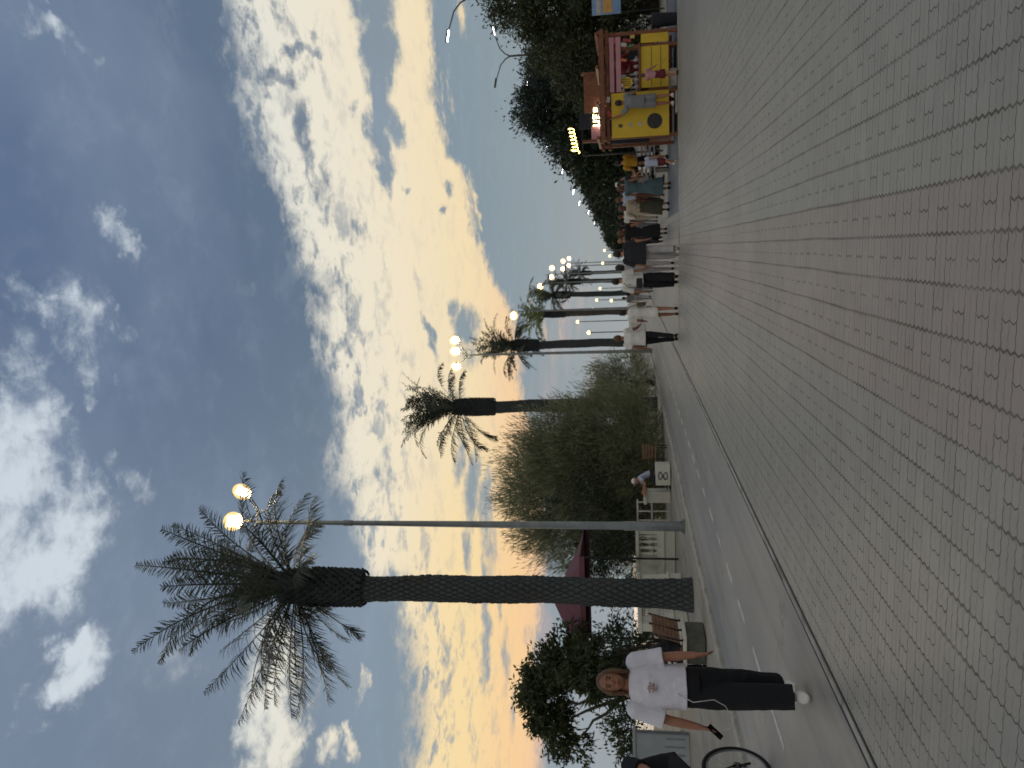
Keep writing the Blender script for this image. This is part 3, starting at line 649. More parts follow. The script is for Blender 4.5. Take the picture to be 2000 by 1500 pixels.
# big feathery tamarisk at the lane's edge (its right lobe reaches in front of the second palm)
tree('tamarisk_tree', 'huge feathery grey green bush between the two nearest palms', (-10.0, 33.0, 0),
     [(0.3, 0, 2.2, 3.2, 2.2, 2.3), (0.1, 0, 4.2, 2.9, 2.0, 2.1), (-1.8, .3, 3.6, 2.0, 1.8, 2.2), (1.6, -.3, 3.6, 1.7, 1.6, 1.5), (-.4, 0, 5.6, 1.7, 1.4, 1.4), (2.2, 0, 1.9, 1.8, 1.8, 1.6), (-2.6, -.5, 1.9, 1.5, 1.6, 1.5), (-3.0, 0, 5.0, 1.0, 1.0, 1.2), (.4, 0, 1.3, 3.4, 2.0, 1.4), (-1.6, 0, 1.1, 2.2, 1.6, 1.2), (1.2,0,5.2,1.4,1.2,1.1), (-.9, 0, 6.6, .5, .5, .9), (.9, 0, 6.1, .45, .45, .8), (-2.4, 0, 5.9, .5, .5, .8), (-3.9, 0, 4.0, .7, .6, .8), (2.6, 0, 3.6, .5, .5, .9)],
     2600, 52, 0.46, 0.34, 0.028, 'tamarisk', r=0.2, cat='bush', jit=0.35, hang=0.1, shell=0.0, upb=0.75, elong=1.6)
tree('tamarisk_tree', 'smaller feathery bush low behind the second palm trunk, right of the huge one', (-7.5, 42.5, 0),
     [(0, 0, 1.5, 1.7, 1.6, 1.4), (-.9, 0, 2.2, 1.4, 1.3, 1.4), (.6, 0, 2.5, .7, .7, .7)], 420, 40, 0.4, 0.34, 0.026, 'tamarisk', r=0.12, cat='bush', jit=0.4, shell=0.25, upb=0.7, elong=1.5)
# open-crowned tree at the left: two drooping arms of foliage, bare limbs showing between
tree('broadleaf_tree', 'open crowned tree with bare forked limbs behind the walking woman', (-13.6, 22.0, 0),
     [(.1, 0, 4.55, .6, .7, .38), (-.6, 0, 4.25, .8, .7, .45), (-1.35, 0, 3.85, .65, .7, .5), (-1.85, 0, 3.3, .4, .5, .45), (.7, 0, 4.15, .5, .6, .4), (1.15, 0, 3.65, .55, .6, .5), (.4, .2, 3.8, .6, .5, .45), (1.45, .2, 3.2, .45, .5, .45)],
     215, 50, 0.24, 0.2, 0.07, 'leaf_left', r=0.09, jit=0.8, hang=0.5, shell=0.2)
tree('broadleaf_tree', 'dense dark tree hanging under the maroon canopy, beside the open crowned one', (-11.4, 21.0, 0),
     [(-.9, 0, 3.0, .5, .5, .4), (-1.3, .2, 2.5, .6, .6, .5), (-.5, 0, 2.5, .35, .4, .35)],
     70, 60, 0.24, 0.2, 0.07, 'leaf_left', r=0.06, jit=0.8, hang=0.5, shell=0.2)
# dark thicket of the beach cafe behind the balustrade: open twiggy shrubs, light showing through
tl = ['dark thicket behind the open balusters', 'dark shrub behind the balustrade left of the big palm trunk', 'twiggy shrub behind the ribbed balustrade', 'low dark shrub left of the bench', 'tall dark shrub between street lamp and big feathery bush', 'small bush over the grey wall', 'leafy bush behind the cyclist, at the picture edge']
for i, (x, y, lob, n, m_) in enumerate([
    (-11.2, 26.5, [(0, 0, 1.9, 1.5, 1.2, 1.5), (.6, 0, 3.0, 1.0, 1.0, .8)], 130, 'leaf_dark'),
    (-12.6, 23.5, [(0, 0, 1.5, 1.1, 1.0, 1.0)], 60, 'leaf_dark'),
    (-11.7, 20.8, [(0, 0, 1.5, 1.0, .8, .9)], 48, 'leaf_dark'),
    (-13.2, 22.6, [(0, 0, 1.3, 1.0, .8, .9)], 46, 'leaf_dark'),
    (-11.3, 30.5, [(0, 0, 2.2, 1.6, 1.4, 1.8), (1.0, 0, 3.3, 1.2, 1.0, 1.2)], 170, 'leaf_dark'),
    (-13.9, 20.6, [(0, 0, 1.55, .7, .6, .55)], 60, 'leaf_left'),
    (-15.8, 20.2, [(0, 0, 1.5, .9, .7, .75), (-.8, 0, 2.0, .6, .6, .6)], 110, 'leaf_left')]):
    tree('shrub', tl[i], (x, y, 0), lob, int(n*.62), 44, 0.27, 0.17, 0.055, m_, r=0.05, group='shrubs behind the balustrade', cat='shrub', jit=0.9, shell=0.1)
# right side: dark park trees behind the kiosk, then a receding row
tree('park_tree', 'big dark olive tree filling the edge of the picture beyond the kiosk', (9.3, 33.0, 0),
     [(.3, 0, 2.7, 3.2, 2.6, 2.3), (-.2, 0, 3.9, 1.9, 2.0, 1.3), (1.6, 0, 4.3, 1.8, 2.0, 1.4), (-1.9, -.3, 2.3, 1.6, 1.6, 1.5), (3.6, 0, 4.0, 2.2, 2, 2.2), (1.2, 0, 5.0, 1.5, 1.6, 1.5), (2.6, 0, 5.6, 1.6, 1.6, 1.6)], 1000, 100, 0.5, 0.19, 0.065, 'leaf_mid', r=0.25, group='park trees at the right', jit=0.8, hang=0.4, shell=0.45, elong=1.2)
tree('park_tree', 'blue green tree with ragged top against the sky, above the kiosk', (8.0, 42.0, 0),
     [(0, 0, 3.4, 2.8, 2.4, 2.3), (.1, 0, 5.0, 2.0, 2.0, 1.6), (-1.4, 0, 4.8, 1.4, 1.5, 1.3), (1.6, 0, 4.7, 1.2, 1.4, 1.3), (-2.0, 0, 3.2, 1.0, 1.3, 1.4), (-.6, 0, 6.0, .8, .8, .6)], 620, 90, 0.5, 0.24, 0.07, 'leaf_blue', r=0.22, group='park trees at the right', jit=0.7, hang=0.1, shell=0.3, elong=1.4)
rowl = ['low spreading tree straight behind the kiosk top', 'first hedge like tree past the kiosk', 'second hedge like tree past the kiosk', 'third tree of the receding row', 'fourth tree of the receding row', 'small rounded tree where the row meets the sky', 'farthest dark tree of the row']
for i, (x, y, h, w_) in enumerate([(5.3, 40, 4.6, 2.2), (6.8, 50, 5.6, 2.6), (6.5, 62, 5.6, 2.9), (6.0, 78, 5.6, 3.2), (5.2, 98, 5.6, 3.4), (3.9, 128, 6.2, 3.6), (2.2, 170, 6.0, 3.4)]):
    tree('park_tree', rowl[i], (x, y, 0), [(0, 0, h*.45, w_, w_, h*.45), (w_*.5, 0, h*.62, w_*.7, w_*.7, h*.36), (-w_*.5, 0, h*.4, w_*.6, w_, h*.36)], 360 if y < 60 else 260, 50, 0.5, 0.26+y*.001, 0.12+y*.0006, 'leaf_dark', r=0.2, group='park trees at the right', jit=0.8, shell=0.5)

# ------------------------------------------------------------------ lamps
MT['pole'] = mat('galvanised_pole', lin((118,124,126)), 0.45, 0.15, 3.0, 0.15, 30, metal=0.3)
MT['lamp_metal'] = mat('dark_lamp_metal', lin((78,76,70)), 0.5, 0.1, 5.0, metal=0.3)
MT['warm_led'] = emit('warm_led', (1.0, 0.84, 0.55), 14.0); MT['amber'] = emit('amber_halo', (1.0, 0.62, 0.16), 1.1)
MT['white_led'] = emit('white_led', (0.95, 0.97, 1.0), 9.0)
def R3(rx, ry, rz): return Matrix.Rotation(rz, 4, 'Z') @ Matrix.Rotation(ry, 4, 'Y') @ Matrix.Rotation(rx, 4, 'X')
def lamp_head(root, c, tilt, yaw, s, led, rnd=False):
    """floodlight: finned housing, glowing emitter, and an amber disc standing in for its halo"""
    Mh = Matrix.Translation(c) @ R3(-tilt, 0, yaw)
    hb = MB(); hb.box(-s*.56, s*.56, -s*.55, s*.55, 0.0, 0.05, 0.01, Mh)
    for k in range(-4, 5): hb.box(k*s*.11-.006, k*s*.11+.006, -s*.5, s*.5, 0.05, 0.085, 0, Mh)
    h = hb.build('lamp_head', MT['lamp_metal'], root)
    def disc_(r, z0, z1):
        q = MB(); n = 28; vs = [tuple(Mh @ Vector((r*math.cos(2*math.pi*k/n), r*math.sin(2*math.pi*k/n), z))) for z in (z0, z1) for k in range(n)]
        q.add(vs, [tuple(range(n)), tuple(range(n, 2*n))[::-1]]+[(k, (k+1) % n, n+(k+1) % n, n+k) for k in range(n)]); return q
    if rnd: disc_(s*.48, -.022, -.014).build('led_panel', MT[led], h)
    else:
        pb = MB(); pb.box(-s*.40, s*.40, -s*.40, s*.40, -0.022, -0.014, 0.003, Mh); pb.build('led_panel', MT[led], h)
    disc_(s*.74, -.012, -.002).build('lens', MT['amber'], h)  # added amber glow disc imitating the halo around the emitter
def tall_lamp(loc, H, label, heads, s=0.36, light=0):
    root = empty('street_lamp', loc); tag(root, label, 'street lamp', 'tall street lamps along the palms')
    mb = MB(); mb.tube([(0,0,0), (0,0,0.03)], 0.2, 16); mb.tube([(0,0,.03), (0,0,1.6), (0,0,1.62), (0,0,H*.55), (0,0,H)], [.135, .125, .11, .085, .05], 16)
    for k in range(4): mb.tube([(0.15*math.cos(k*1.57+.8), 0.15*math.sin(k*1.57+.8), 0.03), (0.15*math.cos(k*1.57+.8), 0.15*math.sin(k*1.57+.8), 0.08)], .018, 6)
    mb.tube([(0, 0, H*.76), (0, 0, H*.78)], .085, 12)
    mb.build('pole', MT['pole'], root, auto=True)
    door = MB(); door.box(-.05, .05, -.142, -.115, .5, .85, .006); door.build('access_door', MT['pole'], root)
    br = MB()
    for a in (0, 2.1, 4.2):                        # looped bracket arms like a tulip
        c, q = math.cos(a), math.sin(a)
        br.tube([(0, 0, H-.42), (c*.22, q*.22, H-.46), (c*.36, q*.36, H-.34), (c*.36, q*.36, H-.16), (c*.2, q*.2, H-.02), (0, 0, H-.06)], .018, 6)
    for (x, y, z, tilt, yw) in heads:
        p = np.array((x, y+.12, z-.02)); q = np.array((0, 0, H-.2))
        for off in (-.05, .05):
            br.tube([q, q*.55+p*.45+np.array((0, off, -.06)), p+np.array((0, off*1.4, .0))], .020, 6)
    br.build('bracket', MT['lamp_metal'], root, True)
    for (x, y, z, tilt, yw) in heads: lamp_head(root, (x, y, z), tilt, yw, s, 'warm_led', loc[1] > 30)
    if light:
        for (x, y, z, tilt, yw) in heads:
            a = bpy.data.lights.new('lamp_glow', 'SPOT'); a.energy = light; a.color = (1.0, .80, .50); a.spot_size = math.radians(150); a.spot_blend = 0.8; a.shadow_soft_size = .15
            ao = bpy.data.objects.new('lamp_glow', a); C.objects.link(ao); ao.location = (x, y, z-.08); ao.parent = root
    return root
LT = 320
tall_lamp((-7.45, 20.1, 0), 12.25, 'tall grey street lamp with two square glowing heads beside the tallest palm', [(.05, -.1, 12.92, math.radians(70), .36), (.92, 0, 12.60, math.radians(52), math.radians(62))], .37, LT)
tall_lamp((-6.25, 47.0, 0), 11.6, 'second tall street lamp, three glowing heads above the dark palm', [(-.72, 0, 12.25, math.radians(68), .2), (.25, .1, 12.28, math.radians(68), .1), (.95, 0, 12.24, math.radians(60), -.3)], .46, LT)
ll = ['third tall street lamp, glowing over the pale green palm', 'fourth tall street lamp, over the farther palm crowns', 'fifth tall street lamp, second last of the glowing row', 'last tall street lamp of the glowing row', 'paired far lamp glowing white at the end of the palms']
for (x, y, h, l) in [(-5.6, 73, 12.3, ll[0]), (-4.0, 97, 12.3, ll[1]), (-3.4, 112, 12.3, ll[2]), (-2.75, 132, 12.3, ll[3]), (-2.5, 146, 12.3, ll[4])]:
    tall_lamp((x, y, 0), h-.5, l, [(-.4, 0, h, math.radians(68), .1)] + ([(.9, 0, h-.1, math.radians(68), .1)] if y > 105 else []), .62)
# short globe lamps down on the beach walk, seen through the palms
MT['globe'] = emit('warm_globe', (1.0, .78, .36), 2.3)
def globe_lamp(loc, H, r, label):
    root = empty('globe_lamp', loc); tag(root, label, 'lamp', 'short lamps on the beach walk')
    mb = MB(); mb.tube([(0,0,0), (0,0,.15), (0,0,.2), (0,0,H-r)], [.09, .09, .05, .04], 10); mb.tube([(0,0,H-r-.05), (0,0,H-r+.03)], [.06, .11], 10); mb.build('pole', MT['lamp_metal'], root, True)
    g = MB(); g.ball((0, 0, H), r, 14, 10); g.build('globe', MT['globe'], root, True)
gl = ['left of the small lamps, between the dark palm and the lane', 'second small lamp from the left among far trunks', 'small lamp by the pale palm trunk', 'small lamp right of the pale palm trunk', 'small lamp beside the farther dark trunks', 'tiny low lamp near the horizon under the palms', 'small lamp right of the last palm', 'small lamp just above the walkers in black', 'rightmost small lamp above the walkers']
for i, (px_, py_, Yd) in enumerate([(1149, 644, 62), (1128, 622, 78), (1158, 599, 80), (1166, 581, 95), (1173, 559, 105), (1194, 583, 90), (1179, 511, 100), (1193, 498, 110), (1183, 487, 120)]):
    pt = Vector((-(py_-483)*Yd/1500, Yd, CAM_H+(1226-px_)*Yd/1500))
    pt.x = round(pt.x, 2); globe_lamp((pt.x, Yd, 0), round(pt.z, 2), .13+Yd*.0006, 'glowing ' + gl[i] if not gl[i].startswith('left') else 'glowing small lamp, ' + gl[i])
# double-armed road lamps at the right
def road_lamp(loc, H, label, lit=(1, 1), rz=0):
    root = empty('road_lamp', loc, rz); tag(root, label, 'street lamp', 'double armed road lamps')
    mb = MB(); mb.tube([(0,0,0), (0,0,1.2), (0,0,H*.9)], [.10, .085, .05], 12); mb.build('pole', MT['lamp_metal'], root, True)
    for k, s in enumerate((-1, 1)):
        z0 = H*.9
        a = MB(); a.tube([(0, 0, z0-.1), (s*.12, 0, z0+.15), (s*.4, 0, z0+.42), (s*.85, 0, z0+.58), (s*1.05, 0, z0+.66)], [.035, .03, .026, .024, .024], 8); a.build('arm', MT['lamp_metal'], root, True)
        Mh = Matrix.Translation((s*1.25, 0, z0+.72)) @ R3(0, -s*.2, 0)
        g_ = 1.0 if loc[1] < 50 else 1.5
        h = MB(); h.box(-.24*g_, .24*g_, -.08*g_, .08*g_, -.02, .045, .02, Mh); hd = h.build('lamp_head', MT['lamp_metal'], root)
        q = MB(); q.box(-.2*g_, .2*g_, -.065*g_, .065*g_, -.04*g_*g_, -.022, 0, Mh); q.build('led_panel', MT['white_led'] if lit[k] else MT['pole'], hd)
rl = ['double armed road lamp at the picture edge over the olive tree', 'double armed road lamp standing above the blue green tree, one head lit', 'double armed road lamp behind the ragged treetop, white heads lit', 'double armed road lamp over the treetops right of the neon sign', 'double armed road lamp over the receding tree row', 'second road lamp over the receding tree row', 'farther road lamp low over the row', 'tiny road lamp near the end of the row', 'farthest tiny road lamp of the row']
for i, (x, y, lit) in enumerate([(9.35, 30, (1, 1)), (9.85, 41, (0, 1)), (10.0, 54, (1, 1)), (10.2, 67, (1, 1)), (9.4, 82, (1, 1)), (8.3, 98, (1, 1)), (7.6, 110, (1, 1)), (7.5, 136, (1, 1)), (6.5, 160, (1, 1))]):
    road_lamp((x, y, 0), 8.0, rl[i], lit, 0)

# ------------------------------------------------------------------ balustrade, pillar, boxes, grey wall
def baluster(mb, x, y, z, h, r=.055):
    mb.lathe((x, y, z), [(r*1.1, 0), (r*1.1, h*.08), (r*.55, h*.14), (r*1.25, h*.38), (r*1.0, h*.5), (r*.5, h*.78), (r*.6, h*.86), (r*1.1, h*.9), (r*1.1, h)], 10)
def balustrade(loc, rz, panels, label):
    root = empty('balustrade', loc, rz); tag(root, label, 'balustrade', 'white balustrade sections')
    L = sum(w_ for w_, k in panels); b_ = MB()
    b_.box(-.16, .16, 0, L, 0, .34, .01); b_.box(-.22, .22, -.01, L+.01, .34, .40, .01); b_.box(-.13, .13, 0, L, .40, .58, .005)
    b_.build('plinth', MT['plaster'], root)
    c_ = MB(); c_.box(-.17, .17, -.02, L+.02, 1.16, 1.27, .015); c_.build('coping', MT['plaster'], root)
    y = 0
    for w_, k in panels:
        if k == 0:
            q = MB(); q.box(-.11, .11, y, y+w_, .58, 1.16); q.build('pier', MT['plaster'], root)
        else:
            for j in range(k):
                q = MB(); baluster(q, 0, y+(j+.5)*w_/k, .58, .58, .06); q.build('baluster', MT['plaster'], root, True)
        y += w_
balustrade((-9.62, 18.6, 0), 0, [(.4, 0), (2.2, 14), (.45, 0)], 'ribbed white balustrade section left of the tallest palm')
balustrade((-8.98, 24.4, 0), math.radians(86), [(.30, 0), (.86, 4), (.62, 0)], 'white balustrade section with three dark open slots, right of the tallest palm')
def pillar(loc, w_, h, label):
    root = empty('pillar', loc); tag(root, label, 'pillar')
    b_ = MB(); b_.box(-w_/2, w_/2, -w_/2, w_/2, 0, h-.12, .01); b_.build('shaft', MT['plaster'], root)
    b_ = MB(); b_.box(-w_/2-.05, w_/2+.05, -w_/2-.05, w_/2+.05, h-.12, h, .02); b_.build('cap', MT['plaster'], root)
pillar((-8.85, 27.0, 0), .42, .95, 'square white pillar standing alone left of the box with an emblem')
# thin white rail behind the pillar
root = empty('railing', (-9.3, 27.6, 0)); tag(root, 'thin pale rail running between balustrade and white pillar', 'railing')
b_ = MB()
for k in range(5): b_.box(-.02-.35*k, .02-.35*k, -.02, .02, 0, 1.18)
b_.box(-1.5, .1, -.025, .025, 1.14, 1.2); b_.box(-1.5, .1, -.02, .02, .62, .67); b_.build('rail_frame', MT['plaster'], root)
# white box with a dark looping emblem
root = empty('sign_box', (-7.95, 26.75, 0)); tag(root, 'low white box carrying a dark looping emblem under the seated person', 'box')
b_ = MB(); b_.box(-.35, .35, -.3, .3, .02, .53, .012); b_.build('box_body', MT['plaster'], root)
MT['ink'] = mat('dark_print', lin((48,48,52)), 0.6, 0.2, 10)
b_ = MB(); P_ = [(.1*math.sin(2*a)*1.3, -.306, .28+.15*math.cos(a)) for a in np.linspace(0, 2*math.pi, 26)]
b_.tube(P_, .016, 6); b_.tube([(-.16, -.306, .2), (0, -.306, .3), (.16, -.306, .36)], .012, 6); b_.build('emblem', MT['ink'], root, True)
# grey panel wall far left
root = empty('grey_wall', (-12.0, 18.95, 0), math.atan2(-1.9, -3.2)); tag(root, 'low pale grey panelled wall behind the woman, at the picture edge', 'wall')
b_ = MB(); b_.box(.62, 5.2, -.06, .06, 0, 1.38, .01); b_.box(.58, 5.25, -.10, .10, 1.38, 1.46, .01); b_.build('wall_panel', MT['graywall'], root)
b_ = MB()
for x_ in (.66, 1.6, 2.5, 3.45, 4.6): b_.box(x_-.035, x_+.035, .062, .10, .02, 1.36)
for x_ in (.66, 1.6, 2.5, 3.45, 4.6): b_.box(x_-.035, x_+.035, -.10, -.062, .02, 1.36)
b_.build('batten', mat('grey_batten', lin((96,102,106)), .6), root)
b_ = MB()
for x_ in np.arange(.8, 5, .19): b_.box(x_, x_+.02, -.08, -.062, .12, .62); b_.box(x_, x_+.02, .062, .08, .12, .62)
b_.build('grille', mat('grille_grey', lin((110,116,120)), .6), root)

# ------------------------------------------------------------------ bench
MT['wood'] = mat('brown_slats', lin((122,92,72)), 0.6, 0.25, 6, 0.3, 30)
MT['iron'] = mat('black_iron', lin((34,34,36)), 0.5, 0.1, 5, metal=0.4)
MT['planter'] = mat('dark_stone', lin((84,86,78)), 0.85, 0.2, 5, 0.4, 30, dirt=(lin((50,50,46)), .6))
root = empty('park_bench', (-7.78, 14.05, 0)); tag(root, 'bench with brown slatted back leaning over a dark stone base', 'bench')
b_ = MB(); b_.box(-.30, .26, .12, .80, 0, .36, .02); b_.build('base', MT['planter'], root)
b_ = MB(); b_.box(-.36, .30, .06, .92, .365, .44, .015); b_.build('seat', MT['plaster'], root)
bk = MB(); Mb = Matrix.Translation((.22, 0, .50)) @ Matrix.Rotation(math.radians(16), 4, 'Y')
for k in range(7): bk.box(-.018, .018, .0, .86, .005+k*.078, .075+k*.078, .006, Mb)
bk.build('backrest', MT['wood'], root)
for y_ in (.02, .43, .84):
    a = MB(); a.tube([(.26, y_, .44), (.25, y_, .52), (.31, y_, .80), (.39, y_, 1.08)], .022, 8)
    a.tube([(.36, y_, .98), (.2, y_, .74), (-.12, y_, .70), (-.3, y_, .62), (-.3, y_, .45)], .02, 8); a.build('arm_frame', MT['iron'], root, True)
# far brown bench behind the white box
root = empty('park_bench', (-7.85, 28.9, 0)); tag(root, 'small brown bench beside the striped seated person, under the bush', 'bench')
b_ = MB(); [b_.box(-.3, .3, y_, y_+.08, .42, .46, .005) for y_ in (0, .1, .2, .3)]; b_.build('seat', MT['wood'], root)
b_ = MB(); [b_.box(-.3, .3, .42+z_*.12, .45+z_*.12, .52+z_, .60+z_, .005) for z_ in (0, .11, .22, .33)]; b_.build('backrest', MT['wood'], root)
for x_ in (-.27, .27):
    b_ = MB(); b_.tube([(x_, .03, 0), (x_, .03, .43), (x_, .4, .43), (x_, .5, .92)], .02, 6); b_.tube([(x_, .38, 0), (x_, .38, .43)], .02, 6); b_.build('leg', MT['iron'], root)

# ------------------------------------------------------------------ maroon canopy
MT['maroon'] = mat('maroon_canvas', lin((104,66,76)), 0.85, 0.15, 2.5, 0.2, 14)
root = empty('canopy', (-11.5, 24.0, 0)); tag(root, 'maroon pyramid canopy of the beach cafe behind the tallest palm', 'canopy')
V = []; F = []; n = 12
for j in range(n+1):
    f = j/n; z = 3.02 + (4.05-3.02)*f**1.25; hx = 2.0*(1-f); hy = 1.5*(1-f)
    V += [(-hx, -hy, z), (hx, -hy, z), (hx, hy, z), (-hx, hy, z)]
for j in range(n):
    for k in range(4): F.append((j*4+k, j*4+(k+1) % 4, (j+1)*4+(k+1) % 4, (j+1)*4+k))
me = bpy.data.meshes.new('canvas'); me.from_pydata(V, [], F); me.update(); cv = link('canvas', me, MT['maroon'], root)
sm = cv.modifiers.new('t', 'SOLIDIFY'); sm.thickness = .012
b_ = MB()
for sx in (-1, 1):
    for sy in (-1, 1): b_.tube([(sx*2.1, sy*1.45, 0), (sx*2.1, sy*1.45, 3.0)], .035, 8)
b_.tube([(-2.1, -1.45, 3.0), (2.1, -1.45, 3.0), (2.1, 1.45, 3.0), (-2.1, 1.45, 3.0), (-2.1, -1.45, 3.0)], .025, 6); b_.build('frame', MT['iron'], root)
for s_ in ('front', 'back'):
    b_ = MB(); y_ = -1.5 if s_ == 'front' else 1.5
    b_.box(-2.15, 2.15, y_-.006, y_+.006, 2.86, 3.01); b_.build('valance', MT['maroon'], root)

# ------------------------------------------------------------------ kiosk
MT['yellow'] = mat('yellow_board', lin((206,172,48)), 0.5, 0.08, 2.0, dirt=(lin((150,124,40)), .35))
MT['kwood'] = mat('stained_timber', lin((118,72,48)), 0.55, 0.25, 7, 0.3, 30)
MT['pink'] = mat('pink_fabric', lin((190,134,140)), 0.8, 0.08, 2.0)
MT['red'] = mat('red_cloth', lin((150,48,54)), 0.7, 0.12, 4)
MT['kdark'] = mat('dark_interior', lin((38,40,48)), 0.8, 0.3, 4)
MT['shelfw'] = mat('pale_goods', lin((176,170,166)), 0.6, 0.2, 6)
root = empty('kiosk', (2.92, 21.75, 0)); tag(root, 'timber framed snack kiosk with yellow boards and pink panels at the walk edge', 'kiosk')
W_ = 2.62; DP = 1.7
for (x, y) in [(0, 0), (.78, .02), (1.12, .02), (2.28, 0), (W_, .0), (0, DP), (W_, DP), (1.2, DP)]:
    b_ = MB(); b_.box(x-.045, x+.045, y-.045, y+.045, 0, 2.02, .008); b_.build('post', MT['kwood'], root)
b_ = MB()
for z_ in (1.78, 1.96): b_.box(-.12, W_+.12, -.05, .05, z_, z_+.09, .008); b_.box(-.12, W_+.12, DP-.05, DP+.05, z_, z_+.09, .008)
for x in (0, .9, 1.8, W_): b_.box(x-.04, x+.04, -.25, DP+.2, 2.055, 2.13, .008)
b_.box(-.1, W_+.1, -.28, -.2, 1.9, 2.0, .008); b_.build('roof_frame', MT['kwood'], root)
b_ = MB(); b_.box(.03, W_, .5, DP, .10, .16); b_.build('deck', MT['kwood'], root)
# big yellow board on the left, with prints
yb = MB(); yb.box(-.02, 1.13, -.09, -.055, .22, 1.73, .006); bo = yb.build('yellow_board', MT['yellow'], root)
def disc(mb, x, z, rx, rz, y0=-.097, y1=-.0905, n=22):
    vs = [(x+rx*math.cos(2*math.pi*k/n), y, z+rz*math.sin(2*math.pi*k/n)) for y in (y0, y1) for k in range(n)]
    mb.add(vs, [tuple(range(n)), tuple(range(n, 2*n))[::-1]]+[(k, (k+1) % n, n+(k+1) % n, n+k) for k in range(n)])
q = MB(); disc(q, .36, .60, .20, .20); q.build('round_emblem', MT['ink'], bo)
q = MB(); disc(q, .30, 1.23, .06, .045); disc(q, .31, .98, .065, .045); q.build('print_spot', MT['shelfw'], bo)
q = MB(); q.tube([(.22, -.10, .63), (.32, -.10, .68), (.36, -.10, .58), (.44, -.10, .66), (.50, -.10, .60)], .012, 5); disc(q, .29, 1.5, .05, .06, -.098, -.091); q.build('print_mark', mat('brown_print', lin((92,74,52)), .6), bo)
# counter front on the right
yb = MB(); yb.box(1.22, 2.26, -.06, -.03, .22, .95, .006); yb.build('counter_front', MT['yellow'], root)
q = MB()
for z_ in (.42, .66): q.box(1.24, 2.24, -.068, -.061, z_, z_+.012)
q.build('board_joint', MT['kdark'], root)
q = MB(); q.box(1.14, 2.34, -.14, .38, .955, 1.0, .008); q.build('counter_top', MT['kwood'], root)
q = MB(); q.box(W_-.02, W_+.02, .05, .95, .20, .92, .006); q.build('side_board', MT['yellow'], root)
q = MB(); q.box(W_-.28, W_-.05, -.07, -.04, .22, .93, .006); q.build('end_board', MT['yellow'], root)
for z0, z1 in ((1.66, 1.78), (1.48, 1.61)):
    q = MB(); q.box(1.16, W_-.08, -.10, -.06, z0-.02, z1-.02, .01); q.build('pink_panel', MT['pink'], root)
q = MB(); q.box(W_-.01, W_+.03, .0, .9, 1.48, 1.78, .01); q.build('side_panel', MT['pink'], root)
q = MB(); q.box(.05, W_-.05, DP-.1, DP-.06, .7, 1.9); q.build('back_wall', MT['kdark'], root)
q = MB(); q.box(1.2, 2.3, 1.1, 1.5, 1.02, 1.06); q.box(1.2, 2.3, 1.1, 1.5, 1.38, 1.42)
for k in range(9): q.lathe((1.28+k*.115, 1.28, 1.06), [(.035, 0), (.035, .14), (.012, .19), (.014, .24)], 8)
for k in range(8): q.box(1.27+k*.12, 1.34+k*.12, 1.2, 1.3, 1.42, 1.42+random.uniform(.08, .2))
q.build('goods_shelf', MT['shelfw'], root)
q = MB(); disc(q, 1.40, 1.33, .15, .17, .0, .02); q.build('menu_disc', MT['yellow'], root)
q = MB(); [q.box(1.32+k*.05, 1.335+k*.05, -.008, -.001, 1.22, 1.43) for k in range(4)]; q.build('menu_lines', MT['ink'], root)
q = MB()
for k in range(5): q.ball((1.3+k*.17, .12, 1.06), (.05, .05, .07), 10, 7)
q.build('sauce_tub', MT['shelfw'], root)
for k_, (x, z, w_, h_, cn) in enumerate([(2.34, 1.38, .10, .16, (176,172,168)), (2.44, 1.30, .08, .22, (150,60,60)), (2.30, 1.18, .07, .14, (90,120,84)), (2.52, 1.15, .09, .12, (188,160,90)), (1.32, 1.46, .07, .12, (190,186,180)), (1.55, 1.40, .06, .14, (120,130,150)), (1.95, 1.38, .07, .15, (180,110,70)), (.62, 1.80, .16, .10, (170,60,60)), (.98, 1.81, .14, .09, (190,186,178))]):
    q = MB(); q.box(x-w_/2, x+w_/2, -.075-.004*k_, -.05-.004*k_, z-h_/2, z+h_/2, .008, Matrix.Translation((x, 0, z)) @ Matrix.Rotation(random.uniform(-.25, .25), 4, 'Y') @ Matrix.Translation((-x, 0, -z))); q.build('hanging_packet', mat('packet_print', lin(cn), .5, .2, 20), root)
q = MB(); q.tube([(0, -.1, 2.0), (.5, -.12, 1.86), (1.1, -.12, 1.97), (1.7, -.12, 1.84), (2.6, -.1, 2.0)], .008, 5); q.tube([(W_, .3, 2.05), (W_+.25, .1, 1.2), (W_+.2, .1, .05)], .01, 5); q.build('cable', MT['kdark'], root)
q = MB(); q.box(.02, .52, .25, .7, .16, .62, .02); q.box(.62, 1.05, .3, .7, .16, .5, .02); q.build('crate', MT['kdark'], root)
q = MB(); q.box(.56, 1.10, -.05, .3, .0, .05); q.box(1.25, 1.7, .1, .5, .0, .18, .01); q.build('floor_box', MT['shelfw'], root)
root = empty('litter_bin', (5.85, 21.9, 0)); tag(root, 'small dark litter bin at the far end of the yellow kiosk', 'bin')
q = MB(); q.lathe((0, 0, 0), [(.14, 0), (.16, .05), (.19, .6), (.20, .64), (.17, .64)], 16); q.build('bin_body', MT['kdark'], root, True)
